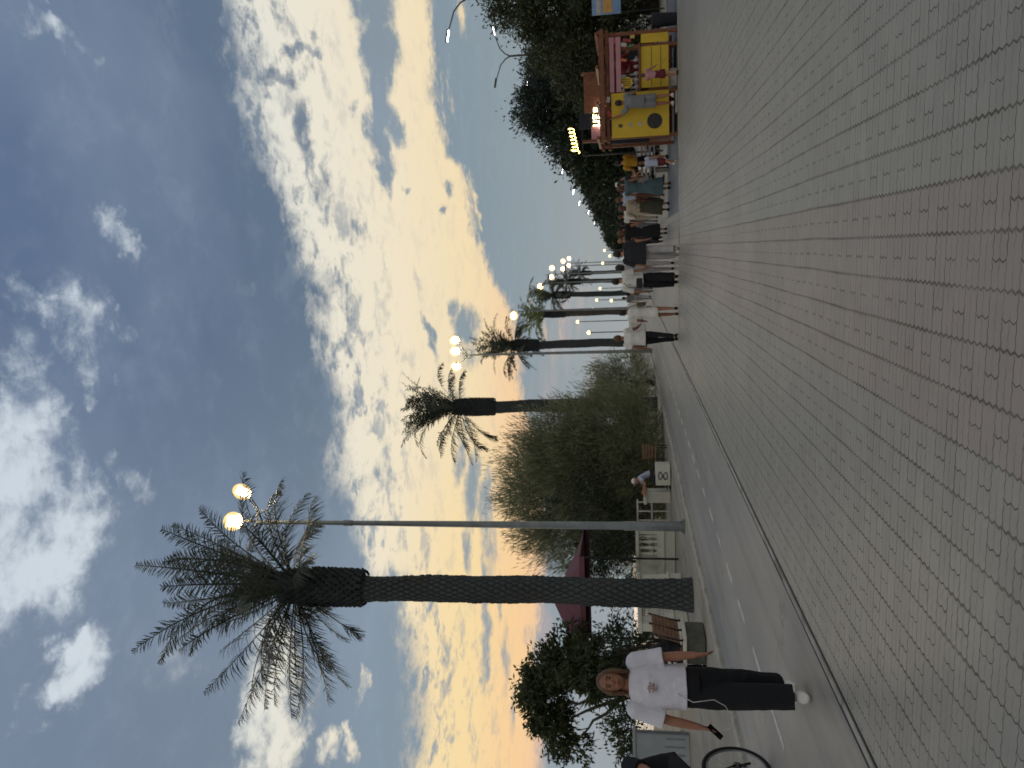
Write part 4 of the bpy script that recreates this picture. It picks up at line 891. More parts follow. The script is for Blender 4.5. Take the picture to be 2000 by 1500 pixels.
# kiosk behind it: brown roof sign, lit letters, dark sign
MT['lit'] = emit('lit_letters', (1.0, .86, .45), 5.0)
MT['lit2'] = emit('small_spot', (1.0, .93, .75), 12.0)
root = empty('snack_stall', (4.3, 25.0, 0)); tag(root, 'second stall behind the yellow kiosk with lit letters and brown roof board', 'stall')
q = MB(); q.box(-.15, .98, -.04, .04, 1.96, 2.62, .01); q.build('roof_board', MT['kwood'], root)
q = MB(); q.box(-.62, -.18, -.04, .04, 2.42, 2.80, .01); q.build('dark_sign', MT['kdark'], root)
q = MB(); q.box(-1.05, -.55, -.02, .02, 1.98, 2.42, .01); q.build('pink_board', MT['pink'], root)
q = MB(); q.box(-1.0, 1.0, .0, 1.5, .02, 1.9, .01); q.build('stall_body', MT['kwood'], root)
for x in (-1, 1):
    q = MB(); q.box(x-.04, x+.04, -.08, .0, 0, 2.7); q.build('post', MT['kwood'], root)
q = MB()                                        # the lit sign: blocky strokes, not readable in the photograph
for (x0, x1, z0, z1) in [(-.56, -.52, 2.16, 2.36), (-.56, -.44, 2.16, 2.2), (-.44, -.40, 2.16, 2.36), (-.34, -.30, 2.16, 2.36), (-.34, -.2, 2.32, 2.36), (-.34, -.22, 2.24, 2.27), (-.34, -.2, 2.16, 2.19), (-.14, -.02, 2.08, 2.34)]: q.box(x0, x1, -.075, -.042, z0, z1)
q.build('lit_letters', MT['lit'], root)
q = MB(); [q.ball((x, -.1, z), (.07, .05, .05), 10, 6) for x, z in ((-.52, 2.08), (-.2, 2.06), (.1, 2.1))]; q.build('spotlight', MT['lit2'], root, True)
q = MB(); q.box(-.1, .12, -.075, -.042, 1.7, 1.86); q.box(-.1, .12, -.075, -.042, 1.9, 1.94); q.build('lit_window', MT['lit'], root)
# yellow neon script between two poles in front of the trees
MT['neon'] = emit('yellow_neon', (1.0, .72, .16), 9.0)
root = empty('neon_sign', (4.05, 30.0, 0)); tag(root, 'glowing yellow cursive neon sign hanging before the dark trees', 'neon sign')
pts = []
for k in range(150):
    f = k/149; x = -.42+.86*f; ph = f*2*math.pi*6.5
    amp = .085 if k > 14 else .12
    pts.append((x+.045*math.cos(ph)+.0, 0, 3.22+.28*f*.6+amp*math.sin(ph)+.3*.045*math.sin(ph)))
q = MB(); q.tube(pts, .013, 6)
q.tube([(-.50, 0, 3.12), (-.46, 0, 3.08), (-.40, 0, 3.12), (-.36, 0, 3.40)], .014, 6); q.build('neon_script', MT['neon'], root, True)
q = MB(); q.box(-.6, .6, .05, .08, 2.95, 3.0); q.box(-.6, -.55, .04, .09, 0, 3.0); q.box(.55, .6, .04, .09, 0, 3.0); q.build('frame', MT['iron'], root)
# blue and white banner at the picture edge
root = empty('banner', (8.55, 28.0, 0)); tag(root, 'blue and white banner with an orange patch at the picture edge', 'banner')
q = MB(); q.box(-.75, .75, -.02, .02, 1.45, 2.42, .01); pn = q.build('panel', mat('blue_banner', lin((120,150,186)), .6), root)
q = MB(); q.box(-.70, .2, -.028, -.0205, 1.75, 2.05); q.build('orange_patch', mat('orange_print', lin((196,150,84)), .6), pn)
q = MB(); q.box(-.75, .75, -.026, -.0205, 2.12, 2.28); q.build('white_stripe', MT['shelfw'], pn)
for x in (-.7, .7):
    q = MB(); q.tube([(x, .05, 0), (x, .05, 2.45)], .025, 8); q.build('post', MT['iron'], root)
# parked pale car half hidden by the kiosk
MT['car'] = mat('pale_car_paint', lin((176,176,172)), 0.3, 0.03, 1.0, coat=.6)
MT['glass'] = mat('dark_glass', lin((44,50,54)), 0.12, 0.05, 1.0, spec=.6)
MT['tyre'] = mat('tyre', lin((30,30,32)), 0.85, 0.1, 8)
root = empty('parked_car', (5.35, 34.2, 0), math.radians(8)); tag(root, 'pale parked car seen behind the crowd, beside the yellow kiosk', 'car')
prof = [(-2.1, .35), (-2.12, .62), (-1.95, .85), (-1.1, .96), (-.5, 1.36), (.35, 1.44), (1.2, 1.36), (1.85, 1.0), (2.08, .9), (2.12, .4), (1.6, .25), (-1.6, .25)]
q = MB(); n = len(prof); V = []
for (y, k) in ((-.82, .97), (-.86, 1), (.86, 1), (.82, .97)): V += [(x*k if abs(y) < .85 else x, y*(0.80 if z > 1.0 else 1), z) for x, z in prof]
F = [tuple(range(n))[::-1], tuple(range(3*n, 4*n))]+[(r*n+k, r*n+(k+1) % n, (r+1)*n+(k+1) % n, (r+1)*n+k) for r in range(3) for k in range(n)]
q.add(V, F); q.build('body', MT['car'], root, auto=True)
for s_ in (-1, 1):
    q = MB(); gx = [(-.98, .98), (-.48, 1.31), (.32, 1.38), (1.1, 1.31), (1.6, 1.02)]
    V = [(x, s_*(.875-.19*max(0, (z-.98))/.4*.85), z) for x, z in gx]+[(x, s_*(.86-.19*max(0, (z-.98))/.4*.85), z) for x, z in gx]
    q.add(V, [tuple(range(5)), tuple(range(5, 10))[::-1]]+[(k, (k+1) % 5, 5+(k+1) % 5, 5+k) for k in range(5)]); q.build('side_window', MT['glass'], root)
    for x in (-1.3, 1.3):
        q = MB(); q.tube([(x, s_*.72, .32), (x, s_*.90, .32)], .32, 20); wh = q.build('wheel', MT['tyre'], root, auto=True)
        q = MB(); q.tube([(x, s_*.895, .32), (x, s_*.91, .32)], .2, 16); q.build('rim', MT['pole'], wh)
    q = MB(); q.box(-2.14, -2.02, s_*.5, s_*.8, .6, .74, .01); q.build('headlight', MT['shelfw'], root)
# striped pale bench / loungers by the kiosk
root = empty('slatted_bench', (3.0, 26.4, 0), .2); tag(root, 'white slatted bench behind the left end of the yellow kiosk', 'bench')
q = MB(); [q.box(-.6, .6, y_, y_+.07, .43, .46) for y_ in (0, .11, .22, .33)]; q.build('seat', MT['shelfw'], root)
q = MB(); [q.box(-.6, .6, .42, .45, z_, z_+.07) for z_ in (.55, .68, .81)]; q.build('backrest', MT['shelfw'], root)
for x_ in (-.5, .5):
    q = MB(); q.box(x_-.02, x_+.02, .0, .45, .0, .43); q.build('leg', MT['iron'], root)

# ------------------------------------------------------------------ people
def fabric(name, rgb, var=0.10, rough=0.85, sc=5.0):
    m, T, b = base(name, rough, 0.25)
    co = T.node('ShaderNodeTexCoord').outputs['Object']
    c = T.mix(T.mr(T.noise(co, sc, 5, 0.6), 0.3, 0.7), tuple(x*(1-var) for x in rgb)+(1,), tuple(x*(1+var) for x in rgb)+(1,))
    T.put(b.inputs['Base Color'], c)
    bn = T.node('ShaderNodeBump'); bn.inputs['Strength'].default_value = 0.55; bn.inputs['Distance'].default_value = 0.03
    T.put(bn.inputs['Height'], T.noise(T.vm('MULTIPLY', co, (1, 1, .45)), 11, 4, 0.6, 0.6)); T.put(b.inputs['Normal'], bn.outputs[0])
    return m
SK = mat('skin', lin((168,122,98)), 0.55, 0.08, 6, 0.1, 60); SK2 = mat('tanned_skin', lin((142,96,74)), 0.55, 0.08, 6, 0.1, 60)
FB = {}
def fb(n):
    if n not in FB: FB[n] = fabric('cloth_'+n.replace(' ', '_'), lin(COL[n]))
    return FB[n]
COL = {'white': (214,211,206), 'lilac white': (208,206,216), 'black': (30,31,35), 'charcoal': (42,43,48), 'grey': (120,120,124), 'light grey': (156,154,154), 'teal': (78,98,102), 'olive': (74,72,58),
       'brown': (92,66,50), 'yellow': (186,140,46), 'red': (124,44,50), 'maroon': (96,38,46), 'pale blue': (166,176,196), 'beige': (174,160,140), 'pink': (178,128,136), 'navy': (40,46,66), 'denim': (70,82,104), 'rust': (138,84,64)}
HAIR = {'dark': mat('dark_hair', lin((38,32,30)), 0.6, 0.3, 20), 'brown': mat('brown_hair', lin((92,66,46)), 0.6, 0.3, 20), 'fair': mat('fair_hair', lin((134,108,76)), 0.6, 0.3, 20)}
def melt(name, mb, mat_, parent, vox, it=4, crease=0.0):
    """fuse overlapping volumes of one builder into one continuous skin"""
    me = mb.mesh(name); bm = bmesh.new(); bm.from_mesh(me); bmesh.ops.recalc_face_normals(bm, faces=bm.faces); bm.to_mesh(me); bm.free()
    o = bpy.data.objects.new('tmp', me); C.objects.link(o)
    r = o.modifiers.new('r', 'REMESH'); r.mode = 'VOXEL'; r.voxel_size = vox
    s = o.modifiers.new('s', 'SMOOTH'); s.iterations = it; s.factor = 0.5
    if crease:
        tx = bpy.data.textures.get('folds') or bpy.data.textures.new('folds', 'CLOUDS'); tx.noise_scale = 0.11; tx.noise_depth = 2
        d = o.modifiers.new('d', 'DISPLACE'); d.texture = tx; d.strength = crease; d.mid_level = 0.5; d.texture_coords = 'LOCAL'
    dg = bpy.context.evaluated_depsgraph_get(); dg.update()
    m2 = bpy.data.meshes.new_from_object(o.evaluated_get(dg)); m2.name = name
    bpy.data.objects.remove(o); bpy.data.meshes.remove(me)
    m2.materials.clear(); return link(name, m2, mat_, parent, True)
def vec(*a): return np.array(a, float)
def rx(v, a):   # swing forward (towards -y) by a
    c, s = math.cos(a), math.sin(a); return vec(v[0], v[1]*c + v[2]*s, -v[1]*s + v[2]*c)
def person(label, loc, yaw, H, top='white', bottom='black', hair='dark', hairlen=0, lt=8, lk=5, rt=-10, rk=15, la=(0, 12, 15), ra=(0, 12, 15), lean=0,
           sleeve=.55, topz=.50, loose=0.0, legs='trousers', wide=0.0, dress=None, skin=None, vox=.012, shoes='charcoal', girth=1.0, near=False, group=None, seat=False, hat=None, head=(0, 0), name='person', hipz=None):
    S = H; rad = math.radians; skin = skin or SK
    root = empty(name, loc, yaw); tag(root, label, 'person', group)
    def leg(sx, th, kn):
        hip = vec(sx*(.040 if near else .052), 0, .515)*S; th = rad(th); kn = rad(kn)
        k = hip + rx(vec(sx*(-.010 if near else .0), 0, -.245)*S, th); a = k + rx(vec(sx*(-.010 if near else -.004), 0, -.235)*S, th-kn)
        toe = rx(vec(0, -1, 0), th-kn if not seat else 0); return hip, k, a, nrm(toe*vec(1, 1, .35))
    LL = leg(1, lt, lk); RL = leg(-1, rt, rk)
    if seat or hipz is not None: dz = (hipz if hipz is not None else .5) - .515*S
    else: dz = .045*S - min(LL[2][2], RL[2][2])
    off = vec(0, 0, dz)
    LL = tuple(p+off if i < 3 else p for i, p in enumerate(LL)); RL = tuple(p+off if i < 3 else p for i, p in enumerate(RL))
    le = rad(lean); pel = vec(0, 0, .515)*S + off
    def up(x, y, z): return pel + rx(vec(x, y, z-.515)*S, -le*min(1.0, 0.35+(z-.515)*2.6))
    def arm(sx, A):
        fw, out, el = (rad(q) for q in A[:3]); sh = up(sx*.112, .0, .805)
        d = rx(vec(sx*math.sin(out), 0, -math.cos(out)), fw+le*.0); e = sh+d*.172*S
        inw = A[3] if len(A) > 3 else 0
        d2 = rx(vec(sx*math.sin(out*.5)-sx*inw, 0, -math.cos(out*.5)), fw+el); d2 = nrm(d2); w = e+d2*.150*S
        return sh, e, w, d2
    LA = arm(1, la); RA = arm(-1, ra)
    b = MB(); g = girth
    tz = [(.50, .088, .060), (.54, .092, .064), (.60, .078*g, .056*g), (.66, .078*g, .056*g), (.72, .088, .060), (.78, .098, .058), (.815, .080, .048), (.84, .038, .036)]
    b.tube([up(0, 0, z) for z, a, c in tz], [(a*S, c*S) for z, a, c in tz], 18, xdir=(1, 0, 0))
    hd = rx(vec(0, -.012, .0), 0); hc = up(0, -.012, .925) + vec(head[0], head[1], 0)*S
    b.tube([up(0, .004, .82), up(0, .0, .86), hc-vec(0, -.012, .03)*S], [.034*S, .031*S, .032*S], 12)
    Mh = Matrix.Rotation(rad(head[2]) if len(head) > 2 else 0, 4, 'Z')
    fl = (.064 if near else .066)*S
    b.ball(hc, (.047*S, .057*S, .067*S), 18, 12, Mh)
    b.ball(hc+vec(0, -.018, -.030)*S, (.036*S, .040*S, .038*S), 14, 9, Mh)          # jaw
    b.ball(hc+vec(0, -.060, -.008)*S, (.0085*S, .011*S, .014*S), 8, 6)              # nose
    b.tube([hc+vec(0, -.054, .012)*S, hc+vec(0, -.064, -.010)*S], [.005*S, .008*S], 7)
    b.ball(hc+vec(0, -.056, -.034)*S, (.014*S, .007*S, .006*S), 8, 6)               # lips
    for sx in (-1, 1): b.ball(hc+vec(sx*.048, .004, -.006)*S, (.007*S, .013*S, .019*S), 8, 6)
    for sx, (sh, e, w, d2) in ((1, LA), (-1, RA)):
        b.ball(sh, .036*S, 10, 8)
        b.tube([sh, sh*.5+e*.5, e, e*.65+w*.35, w], [.031*S, .028*S, .0235*S, .0235*S, .0155*S], 12)
        sd = nrm(np.cross(d2, vec(0, -1, 0))+1e-6); f2 = nrm(np.cross(sd, d2))       # palm frame
        pc = w+d2*.028*S
        b.tube([w-d2*.005*S, pc, w+d2*.052*S], [(.016*S, .012*S), (.0235*S, .011*S), (.021*S, .0095*S)], 10, xdir=tuple(f2))
        fr = .0062*S if near else .0078*S
        for j, (o_, ln) in enumerate(((-.017, .036), (-.0058, .042), (.0056, .040), (.016, .031))):
            p0 = w+d2*.046*S+f2*o_*S; cu = -sx*sd*.35
            p1 = p0+nrm(d2+cu*.3)*ln*.45*S; p2 = p1+nrm(d2+cu*1.1)*ln*.33*S; p3 = p2+nrm(d2+cu*2.2)*ln*.28*S
            b.tube([p0, p1, p2, p3], [fr, fr*.95, fr*.88, fr*.7], 7)
        p0 = w+d2*.016*S-f2*.018*S*-1; th_ = nrm(d2*.75+f2*.65)
        b.tube([w+d2*.012*S+f2*.012*S, w+d2*.012*S+f2*.012*S+th_*.026*S, w+d2*.012*S+f2*.012*S+nrm(th_+d2*.4)*.048*S], [fr*1.35, fr*1.15, fr*.8], 7)
    for (h, k, a, toe) in (LL, RL):
        b.tube([h, h*.5+k*.5, k, k*.6+a*.4, a], [.050*S, .043*S, .031*S, .030*S, .020*S], 14)
        b.tube([a+vec(0, .008, -.005)*S, a+toe*.05*S+vec(0, 0, -.022)*S, a+toe*.095*S+vec(0, 0, -.030)*S], [.021*S, .019*S, .012*S], 10)
    body = melt('body', b, skin, root, vox*.72 if near else vox)
    # footwear
    for (h, k, a, toe) in (LL, RL):
        q = MB(); q.tube([a-toe*.030*S+vec(0, 0, -.018)*S, a+toe*.01*S+vec(0, 0, -.012)*S, a+toe*.06*S+vec(0, 0, -.024)*S, a+toe*.118*S+vec(0, 0, -.032)*S], [(.020*S, .025*S), (.026*S, .030*S), (.029*S, .021*S), (.017*S, .011*S)], 12, xdir=(1, 0, 0))
        sh_ = melt('shoe', q, fb(shoes), root, .009 if near else vox, 2)
    # top
    if dress is None or dress == 'skirt':
        q = MB(); lo = loose
        sz = [(topz-.0, .096+lo, .068+lo), (.58, .090+lo, .066+lo), (.66, .090+lo*.8, .064+lo*.8), (.74, .098+lo*.5, .066+lo*.5), (.79, .103, .062), (.822, .084, .050), (.838, .045, .042)]
        q.tube([up(0, 0, z) for z, a, c in sz], [(a*S*(g if z < .75 else 1), c*S*(g if z < .75 else 1)) for z, a, c in sz], 22, xdir=(1, 0, 0))
        for (sh, e, w, d2) in (LA, RA):
            if sleeve <= 0: continue
            s1 = min(sleeve, 1.0); end = sh+(e-sh)*s1
            q.ball(sh*.97+up(0, 0, .80)*.03, (.043+lo*.25)*S, 12, 9); q.tube([sh*.85+up(0, 0, .8)*.15+vec(0, 0, .003)*S, sh, sh*.6+end*.4, end], [.043*S, (.043+lo*.3)*S, (.042+lo*.35)*S, (.038+lo*.6)*S], 14)
            if sleeve > 1: q.tube([e, e+(w-e)*(sleeve-1)], [.034*S, .025*S], 12)
        melt('shirt', q, fb(top), root, vox*.8, 3, .012*(1 if near else .8))
    if dress:
        q = MB(); zt = .84 if dress == 'dress' else .60; za = .14 if wide > .05 else .34
        if bottom == top and dress == 'dress': pass
        sz = ([(za, .10+wide, .085+wide*.7), ((za+.5)/2, .10+wide*.7, .082+wide*.5), (.50, .100, .074), (.60, .088, .064)] + ([(.70, .096, .066), (.79, .103, .062), (.822, .084, .05), (.838, .045, .042)] if dress == 'dress' else []))
        q.tube([up(0, 0, z) if z > .5 else vec(0, (LL[1][1]+RL[1][1])*.25*(1-(z/.5)), z*S)+vec(0, 0, 0) for z, a, c in sz], [(a*S*(g if z < .75 else 1), c*S*(g if z < .75 else 1)) for z, a, c in sz], 22, xdir=(1, 0, 0))
        if dress == 'dress':
            for (sh, e, w, d2) in (LA, RA):
                end = sh+(e-sh)*sleeve; q.ball(sh, .042*S, 10, 8); q.tube([sh*.85+up(0, 0, .8)*.15, sh, end], [.043*S, .043*S, .041*S], 12)
        melt('dress' if dress == 'dress' else 'skirt', q, fb(bottom), root, vox*.8, 3, .02)
    elif legs:
        q = MB(); q.tube([up(0, 0, z) for z in (.49, .53, .60, .615)], [(.094*S*g, .070*S*g), (.099*S*g, .072*S*g), (.086*S*g, .063*S*g), (.080*S*g, .058*S*g)], 20, xdir=(1, 0, 0))
        for (h, k, a, toe) in (LL, RL):
            if legs == 'trousers':
                q.tube([h+vec(0, 0, .02)*S, h*.55+k*.45, k, k*.45+a*.55, a+(k-a)*.06], [.056*S, (.053+wide*.4)*S, (.040+wide)*S, (.034+wide*1.1)*S, (.031+wide*1.2)*S], 16)
            elif legs == 'shorts': q.tube([h+vec(0, 0, .02)*S, h*.5+k*.5, h*.12+k*.88], [.056*S, (.054+wide)*S, (.047+wide)*S], 16)
        melt('trousers' if legs == 'trousers' else 'shorts', q, fb(bottom), root, vox*.8, 3, .014)
    # hair
    if hair:
        q = MB(); q.ball(hc+vec(0, .012, .012)*S, (.053*S, .058*S, .066*S), 16, 10)
        if hairlen > 0:
            zz_ = [.0, -.04, -.04-hairlen*.5, -.04-hairlen]
            q.tube([hc+vec(0, .028, z)*S for z in zz_], [(.050*S, .036*S), (.052*S, .034*S), (.048*S, .026*S), (.034*S, .014*S)], 14, xdir=(1, 0, 0))
            if near:
                for sx in (-1, 1): q.tube([hc+vec(sx*.038, -.014, .045)*S, hc+vec(sx*.051, -.016, .0)*S, hc+vec(sx*.050, -.006, -.055)*S, hc+vec(sx*.050, .006, -.055-hairlen*.5)*S], [(.012*S), .014*S, .013*S, .007*S], 8)
        hm = melt('hair', q, HAIR[hair], root, vox*.7, 2, .008)
    if hat:
        q = MB(); q.ball(hc+vec(0, .006, .028)*S, (.057*S, .062*S, .050*S), 16, 8); q.tube([hc+vec(0, -.05, .02)*S, hc+vec(0, -.10, .012)*S], [(.04*S, .006*S), (.03*S, .005*S)], 12, xdir=(1, 0, 0)); melt('cap', q, fb(hat), root, vox*.7, 2)
    root['_'] = 0; del root['_']
    return root, dict(hc=hc, LA=LA, RA=RA, LL=LL, RL=RL, up=up, S=S)
R_ = math.radians
def bag(root, c, s, m, strap=None, name='bag'):
    q = MB(); q.box(c[0]-s[0], c[0]+s[0], c[1]-s[1], c[1]+s[1], c[2]-s[2], c[2]+s[2], min(s)*.5); o = q.build(name, m, root, auto=True)
    if strap is not None: q = MB(); q.tube(strap, .009, 6); q.build('strap', m, o, True)
    return o

# the woman walking towards the camera on the cycle lane
W, J = person('woman in loose white T-shirt and wide black trousers walking towards the viewer, phone in hand', (-3.70, 6.12, 0), R_(29), 1.70, top='lilac white', bottom='black', hair='brown', hairlen=.07,
    lt=-15, lk=14, rt=10, rk=2, la=(6, 10, 22), ra=(2, 15, 16, .0), sleeve=.84, topz=.555, loose=.020, wide=.024, vox=.008, near=True, shoes='white', head=(0.012, -.004), skin=SK2)
hc = J['hc']; S = 1.70
MT['eye'] = mat('eye_dark', lin((30,24,22)), 0.3, 0.05, 5); MT['brow'] = HAIR['brown']; MT['lip'] = mat('lips', lin((138,78,70)), 0.5, 0.05, 5)
for sx in (-1, 1):
    q = MB(); q.ball(hc+vec(sx*.0185, -.0505, .008)*S, (.0085*S, .005*S, .0045*S), 10, 6); q.build('eye', MT['eye'], W, True)
    q = MB(); q.tube([hc+vec(sx*.008, -.0555, .021)*S, hc+vec(sx*.019, -.0545, .025)*S, hc+vec(sx*.031, -.047, .020)*S], .0028*S, 6); q.build('eyebrow', MT['brow'], W, True)
q = MB(); q.tube([hc+vec(-.014, -.0605, -.035)*S, hc+vec(0, -.0640, -.034)*S, hc+vec(.014, -.0605, -.035)*S], [.002*S, .0045*S, .002*S], 7); q.build('mouth', MT['lip'], W, True)
# hair tuft over the shoulder
q = MB(); q.tube([hc+vec(-.03, .03, -.05)*S, hc+vec(-.055, .028, -.095)*S, hc+vec(-.07, .02, -.125)*S], [.022*S, .02*S, .008*S], 8); q.build('ponytail', HAIR['fair'], W, True)
# print on the shirt
MT['print'] = mat('rose_print', lin((172,138,140)), 0.8, 0.1, 20)
q = MB(); up = J['up']; yb = -.083
def sp(x, z): p = up(x, yb-.006, z); return p
for seg in ([(-.030, .735), (-.012, .742), (.004, .738)], [(.0, .745), (.006, .725), (.016, .715)], [(-.028, .722), (-.014, .716), (.0, .72), (.012, .712)], [(-.02, .708), (-.004, .700), (.008, .702)], [(-.008, .75), (-.012, .70)], [(.01, .74), (.02, .73)]):
    q.tube([sp(*s_) for s_ in seg], .0055, 6)
q.build('shirt_print', MT['print'], W, True)
# phone in the right hand with its cable looping up to the hip
sh, e, w_, d2 = J['RA']; ph = w_+d2*.062*S
q = MB(); Mp = Matrix.Translation(ph+vec(0, -.018, 0)) @ R3(R_(30), R_(30), R_(62)); q.box(-.034, .034, -.0045, .0045, -.085, .05, .004, Mp); phn = q.build('phone', mat('black_phone', lin((20,20,24)), .2), None)
phn.location = W.location; phn.rotation_euler = W.rotation_euler; tag(phn, 'black phone held in the right hand of the walking woman', 'phone')
q = MB(); a_ = ph+vec(0, -.02, -.07); h_ = up(-.03, -.085, .60)
q.tube([a_, a_+vec(.02, -.01, -.07), a_+vec(.09, -.03, -.085), a_+vec(.19, -.05, -.03), a_+vec(.235, -.06, .06), h_*.6+a_*.4+vec(.05, -.05, .02), h_], .0042, 6); cb = q.build('cable', MT['shelfw'], phn, True)
q = MB(); q.tube([w_-d2*.02+vec(.022*math.cos(t_), .022*math.sin(t_), 0) for t_ in np.linspace(0, 6.28, 16)], .004, 6); q.build('bracelet', MT['shelfw'], W, True)

GR = 'walkers strolling away along the promenade'
GC = 'crowd on the walk near the kiosk'
# walkers beyond the drain slot, seen from behind (yaw 180)
person('man in white T-shirt and black trousers walking away, leftmost of the walkers', (-2.55, 22.0, 0), R_(176), 1.80, top='white', bottom='black', hair='brown', lt=10, lk=4, rt=-12, rk=12, la=(-8, 14, 22), ra=(16, 12, 55), sleeve=.62, loose=.012, girth=1.16, group=GR, skin=SK2)
w2, J2 = person('woman in long white shirt over bare legs with a brown shoulder bag, walking away', (-1.80, 21.75, 0), R_(184), 1.66, top='white', bottom='white', hair='dark', hairlen=.02, lt=8, lk=3, rt=-13, rk=14, la=(2, 10, 55), ra=(0, 10, 60), dress='dress', wide=0.01, sleeve=.72, group=GR, skin=SK2)
MT['bagbrown'] = mat('brown_leather', lin((84,70,50)), .5, .15, 8); MT['bagblack'] = mat('black_leather', lin((28,28,32)), .45, .1, 8)
bag(w2, (-.22, .02, 1.02), (.05, .13, .12), MT['bagbrown'], [(-.22, .1, 1.13), (-.17, .10, 1.3), (-.10, .05, 1.42), (-.05, -.08, 1.40), (-.2, -.08, 1.13)])
w3, J3 = person('man in printed white T-shirt and baggy black trousers with a black pouch, walking away', (-.93, 21.85, 0), R_(178), 1.82, top='white', bottom='black', hair='dark', lt=9, lk=2, rt=-9, rk=10, la=(0, 15, 12), ra=(-4, 14, 10), sleeve=.9, loose=.02, topz=.52, wide=.03, group=GR)
bag(w3, (.06, .12, 1.06), (.14, .06, .09), MT['bagblack'], [(.18, .13, 1.10), (.17, .12, 1.35), (.05, .09, 1.49), (-.09, 0, 1.47), (-.14, -.1, 1.2)])
q = MB()
for (x0, z0, x1, z1) in ((-.10, 1.40, -.04, 1.28), (-.03, 1.42, .03, 1.30), (.05, 1.40, .10, 1.28), (-.09, 1.26, .08, 1.24), (-.06, 1.36, .06, 1.38)): q.tube([(x0, .118, z0), ((x0+x1)/2+.015, .122, (z0+z1)/2), (x1, .118, z1)], .008, 5)
q.build('shirt_print', MT['ink'], w3, True)
person('person in light grey shirt half hidden between the printed shirt and the big black shirt', (-.60, 23.6, 0), R_(182), 1.74, top='light grey', bottom='light grey', hair='dark', hairlen=.06, lt=8, lk=2, rt=-8, rk=10, la=(10, 10, 70), group=GR)
person('heavy person in oversized black T-shirt and light grey trousers walking away', (-.17, 21.3, 0), R_(180), 1.76, top='charcoal', bottom='light grey', hair='dark', lt=12, lk=2, rt=-12, rk=14, la=(4, 20, 10), ra=(2, 20, 10), sleeve=.9, loose=.045, topz=.50, wide=.02, girth=1.25, group=GR, shoes='light grey')
w5, J5 = person('woman in long black dress carrying a black bag, right of the oversized black shirt', (.50, 27.7, 0), R_(172), 1.72, top='black', bottom='black', hair='brown', hairlen=.07, dress='dress', wide=.055, sleeve=.5, la=(0, 12, 10), ra=(6, 14, 14), lt=6, lk=2, rt=-6, rk=8, group=GR)
bag(w5, (.30, 0, .42), (.05, .15, .13), MT['bagblack'], [(.30, .08, .54), (.28, .05, .66), (.28, -.05, .66), (.30, -.08, .54)])
person('woman in long teal grey dress among the crowd left of the kiosk', (1.85, 25.3, 0), R_(168), 1.68, top='teal', bottom='teal', hair='brown', hairlen=.05, dress='dress', wide=.07, sleeve=.3, la=(20, 14, 60), ra=(6, 14, 20), lt=5, lk=2, rt=-6, rk=8, group=GC)
person('person in beige top and dark olive skirt beside the teal dress', (1.25, 26.0, 0), R_(190), 1.64, top='beige', bottom='olive', hair='brown', hairlen=.05, dress='skirt', wide=.06, sleeve=.8, la=(30, 12, 60), ra=(10, 16, 30), lt=6, lk=2, rt=-6, rk=8, group=GC, skin=SK2)
person('small child in pale blue top and dark red shorts on the asphalt strip', (2.25, 22.0, 0), R_(150), 1.05, top='pale blue', bottom='maroon', hair='brown', legs='shorts', wide=.02, lt=22, lk=8, rt=-22, rk=26, la=(30, 20, 30), ra=(-25, 20, 30), loose=.015, sleeve=.6, group=GC, shoes='white')
person('person in yellow shirt and dark shorts standing behind the small child', (2.75, 26.4, 0), R_(200), 1.72, top='yellow', bottom='black', hair='dark', legs='shorts', lt=4, lk=2, rt=-4, rk=6, la=(12, 12, 70), ra=(10, 14, 60), sleeve=.6, group=GC)
person('woman in charcoal top and grey skirt holding something, near the yellow shirt', (2.35, 29.0, 0), R_(120), 1.66, top='charcoal', bottom='grey', hair='dark', hairlen=.07, dress='skirt', wide=.03, la=(40, 12, 50), ra=(10, 10, 30), group=GC)
person('man in white cap and grey shirt at the back of the crowd', (2.45, 31.5, 0), R_(175), 1.80, top='grey', bottom='denim', hair='dark', hat='white', lt=6, lk=3, rt=-8, rk=9, group=GC)
person('person in rust coloured top, back of the crowd by the teal dress', (2.0, 33.0, 0), R_(170), 1.74, top='rust', bottom='navy', hair='brown', lt=9, lk=3, rt=-8, rk=9, group=GC)
person('person in pale blue shirt behind the teal dress', (1.75, 29.6, 0), R_(185), 1.78, top='pale blue', bottom='brown', hair='brown', lt=9, lk=3, rt=-8, rk=9, la=(0, 12, 60), group=GC)
person('woman in brown dress walking in the crowd', (1.65, 31.5, 0), R_(178), 1.66, top='brown', bottom='brown', hair='dark', hairlen=.06, dress='dress', wide=.04, sleeve=.4, group=GC)
person('person in white shirt and beige trousers, mid crowd', (1.35, 35.5, 0), R_(180), 1.76, top='white', bottom='beige', hair='brown', group=GC)
person('person in black top and grey trousers, mid crowd', (1.05, 35.8, 0), R_(172), 1.70, top='black', bottom='grey', hair='dark', hairlen=.04, group=GC)
person('man in maroon shirt far down the walk', (.85, 39.5, 0), R_(180), 1.80, top='maroon', bottom='charcoal', hair='dark', group=GC)
person('man in pale blue shirt far down the walk', (.45, 38.0, 0), R_(184), 1.78, top='pale blue', bottom='navy', hair='brown', group=GC)
person('person in brown jacket beside the black dress', (.25, 31.0, 0), R_(178), 1.74, top='brown', bottom='charcoal', hair='fair', sleeve=1.9, group=GC)
person('small figure in beige far beyond the crowd', (2.6, 38.5, 0), R_(178), 1.68, top='beige', bottom='light grey', hair='brown', group=GC)
person('person in grey clothes strolling far behind between the walkers in white', (-3.05, 47.5, 0), R_(176), 1.74, top='grey', bottom='light grey', hair='dark', group=GR)
person('dark haired person in navy far behind the woman in long white shirt', (-2.4, 44.0, 0), R_(180), 1.76, top='navy', bottom='grey', hair='dark', group=GR)
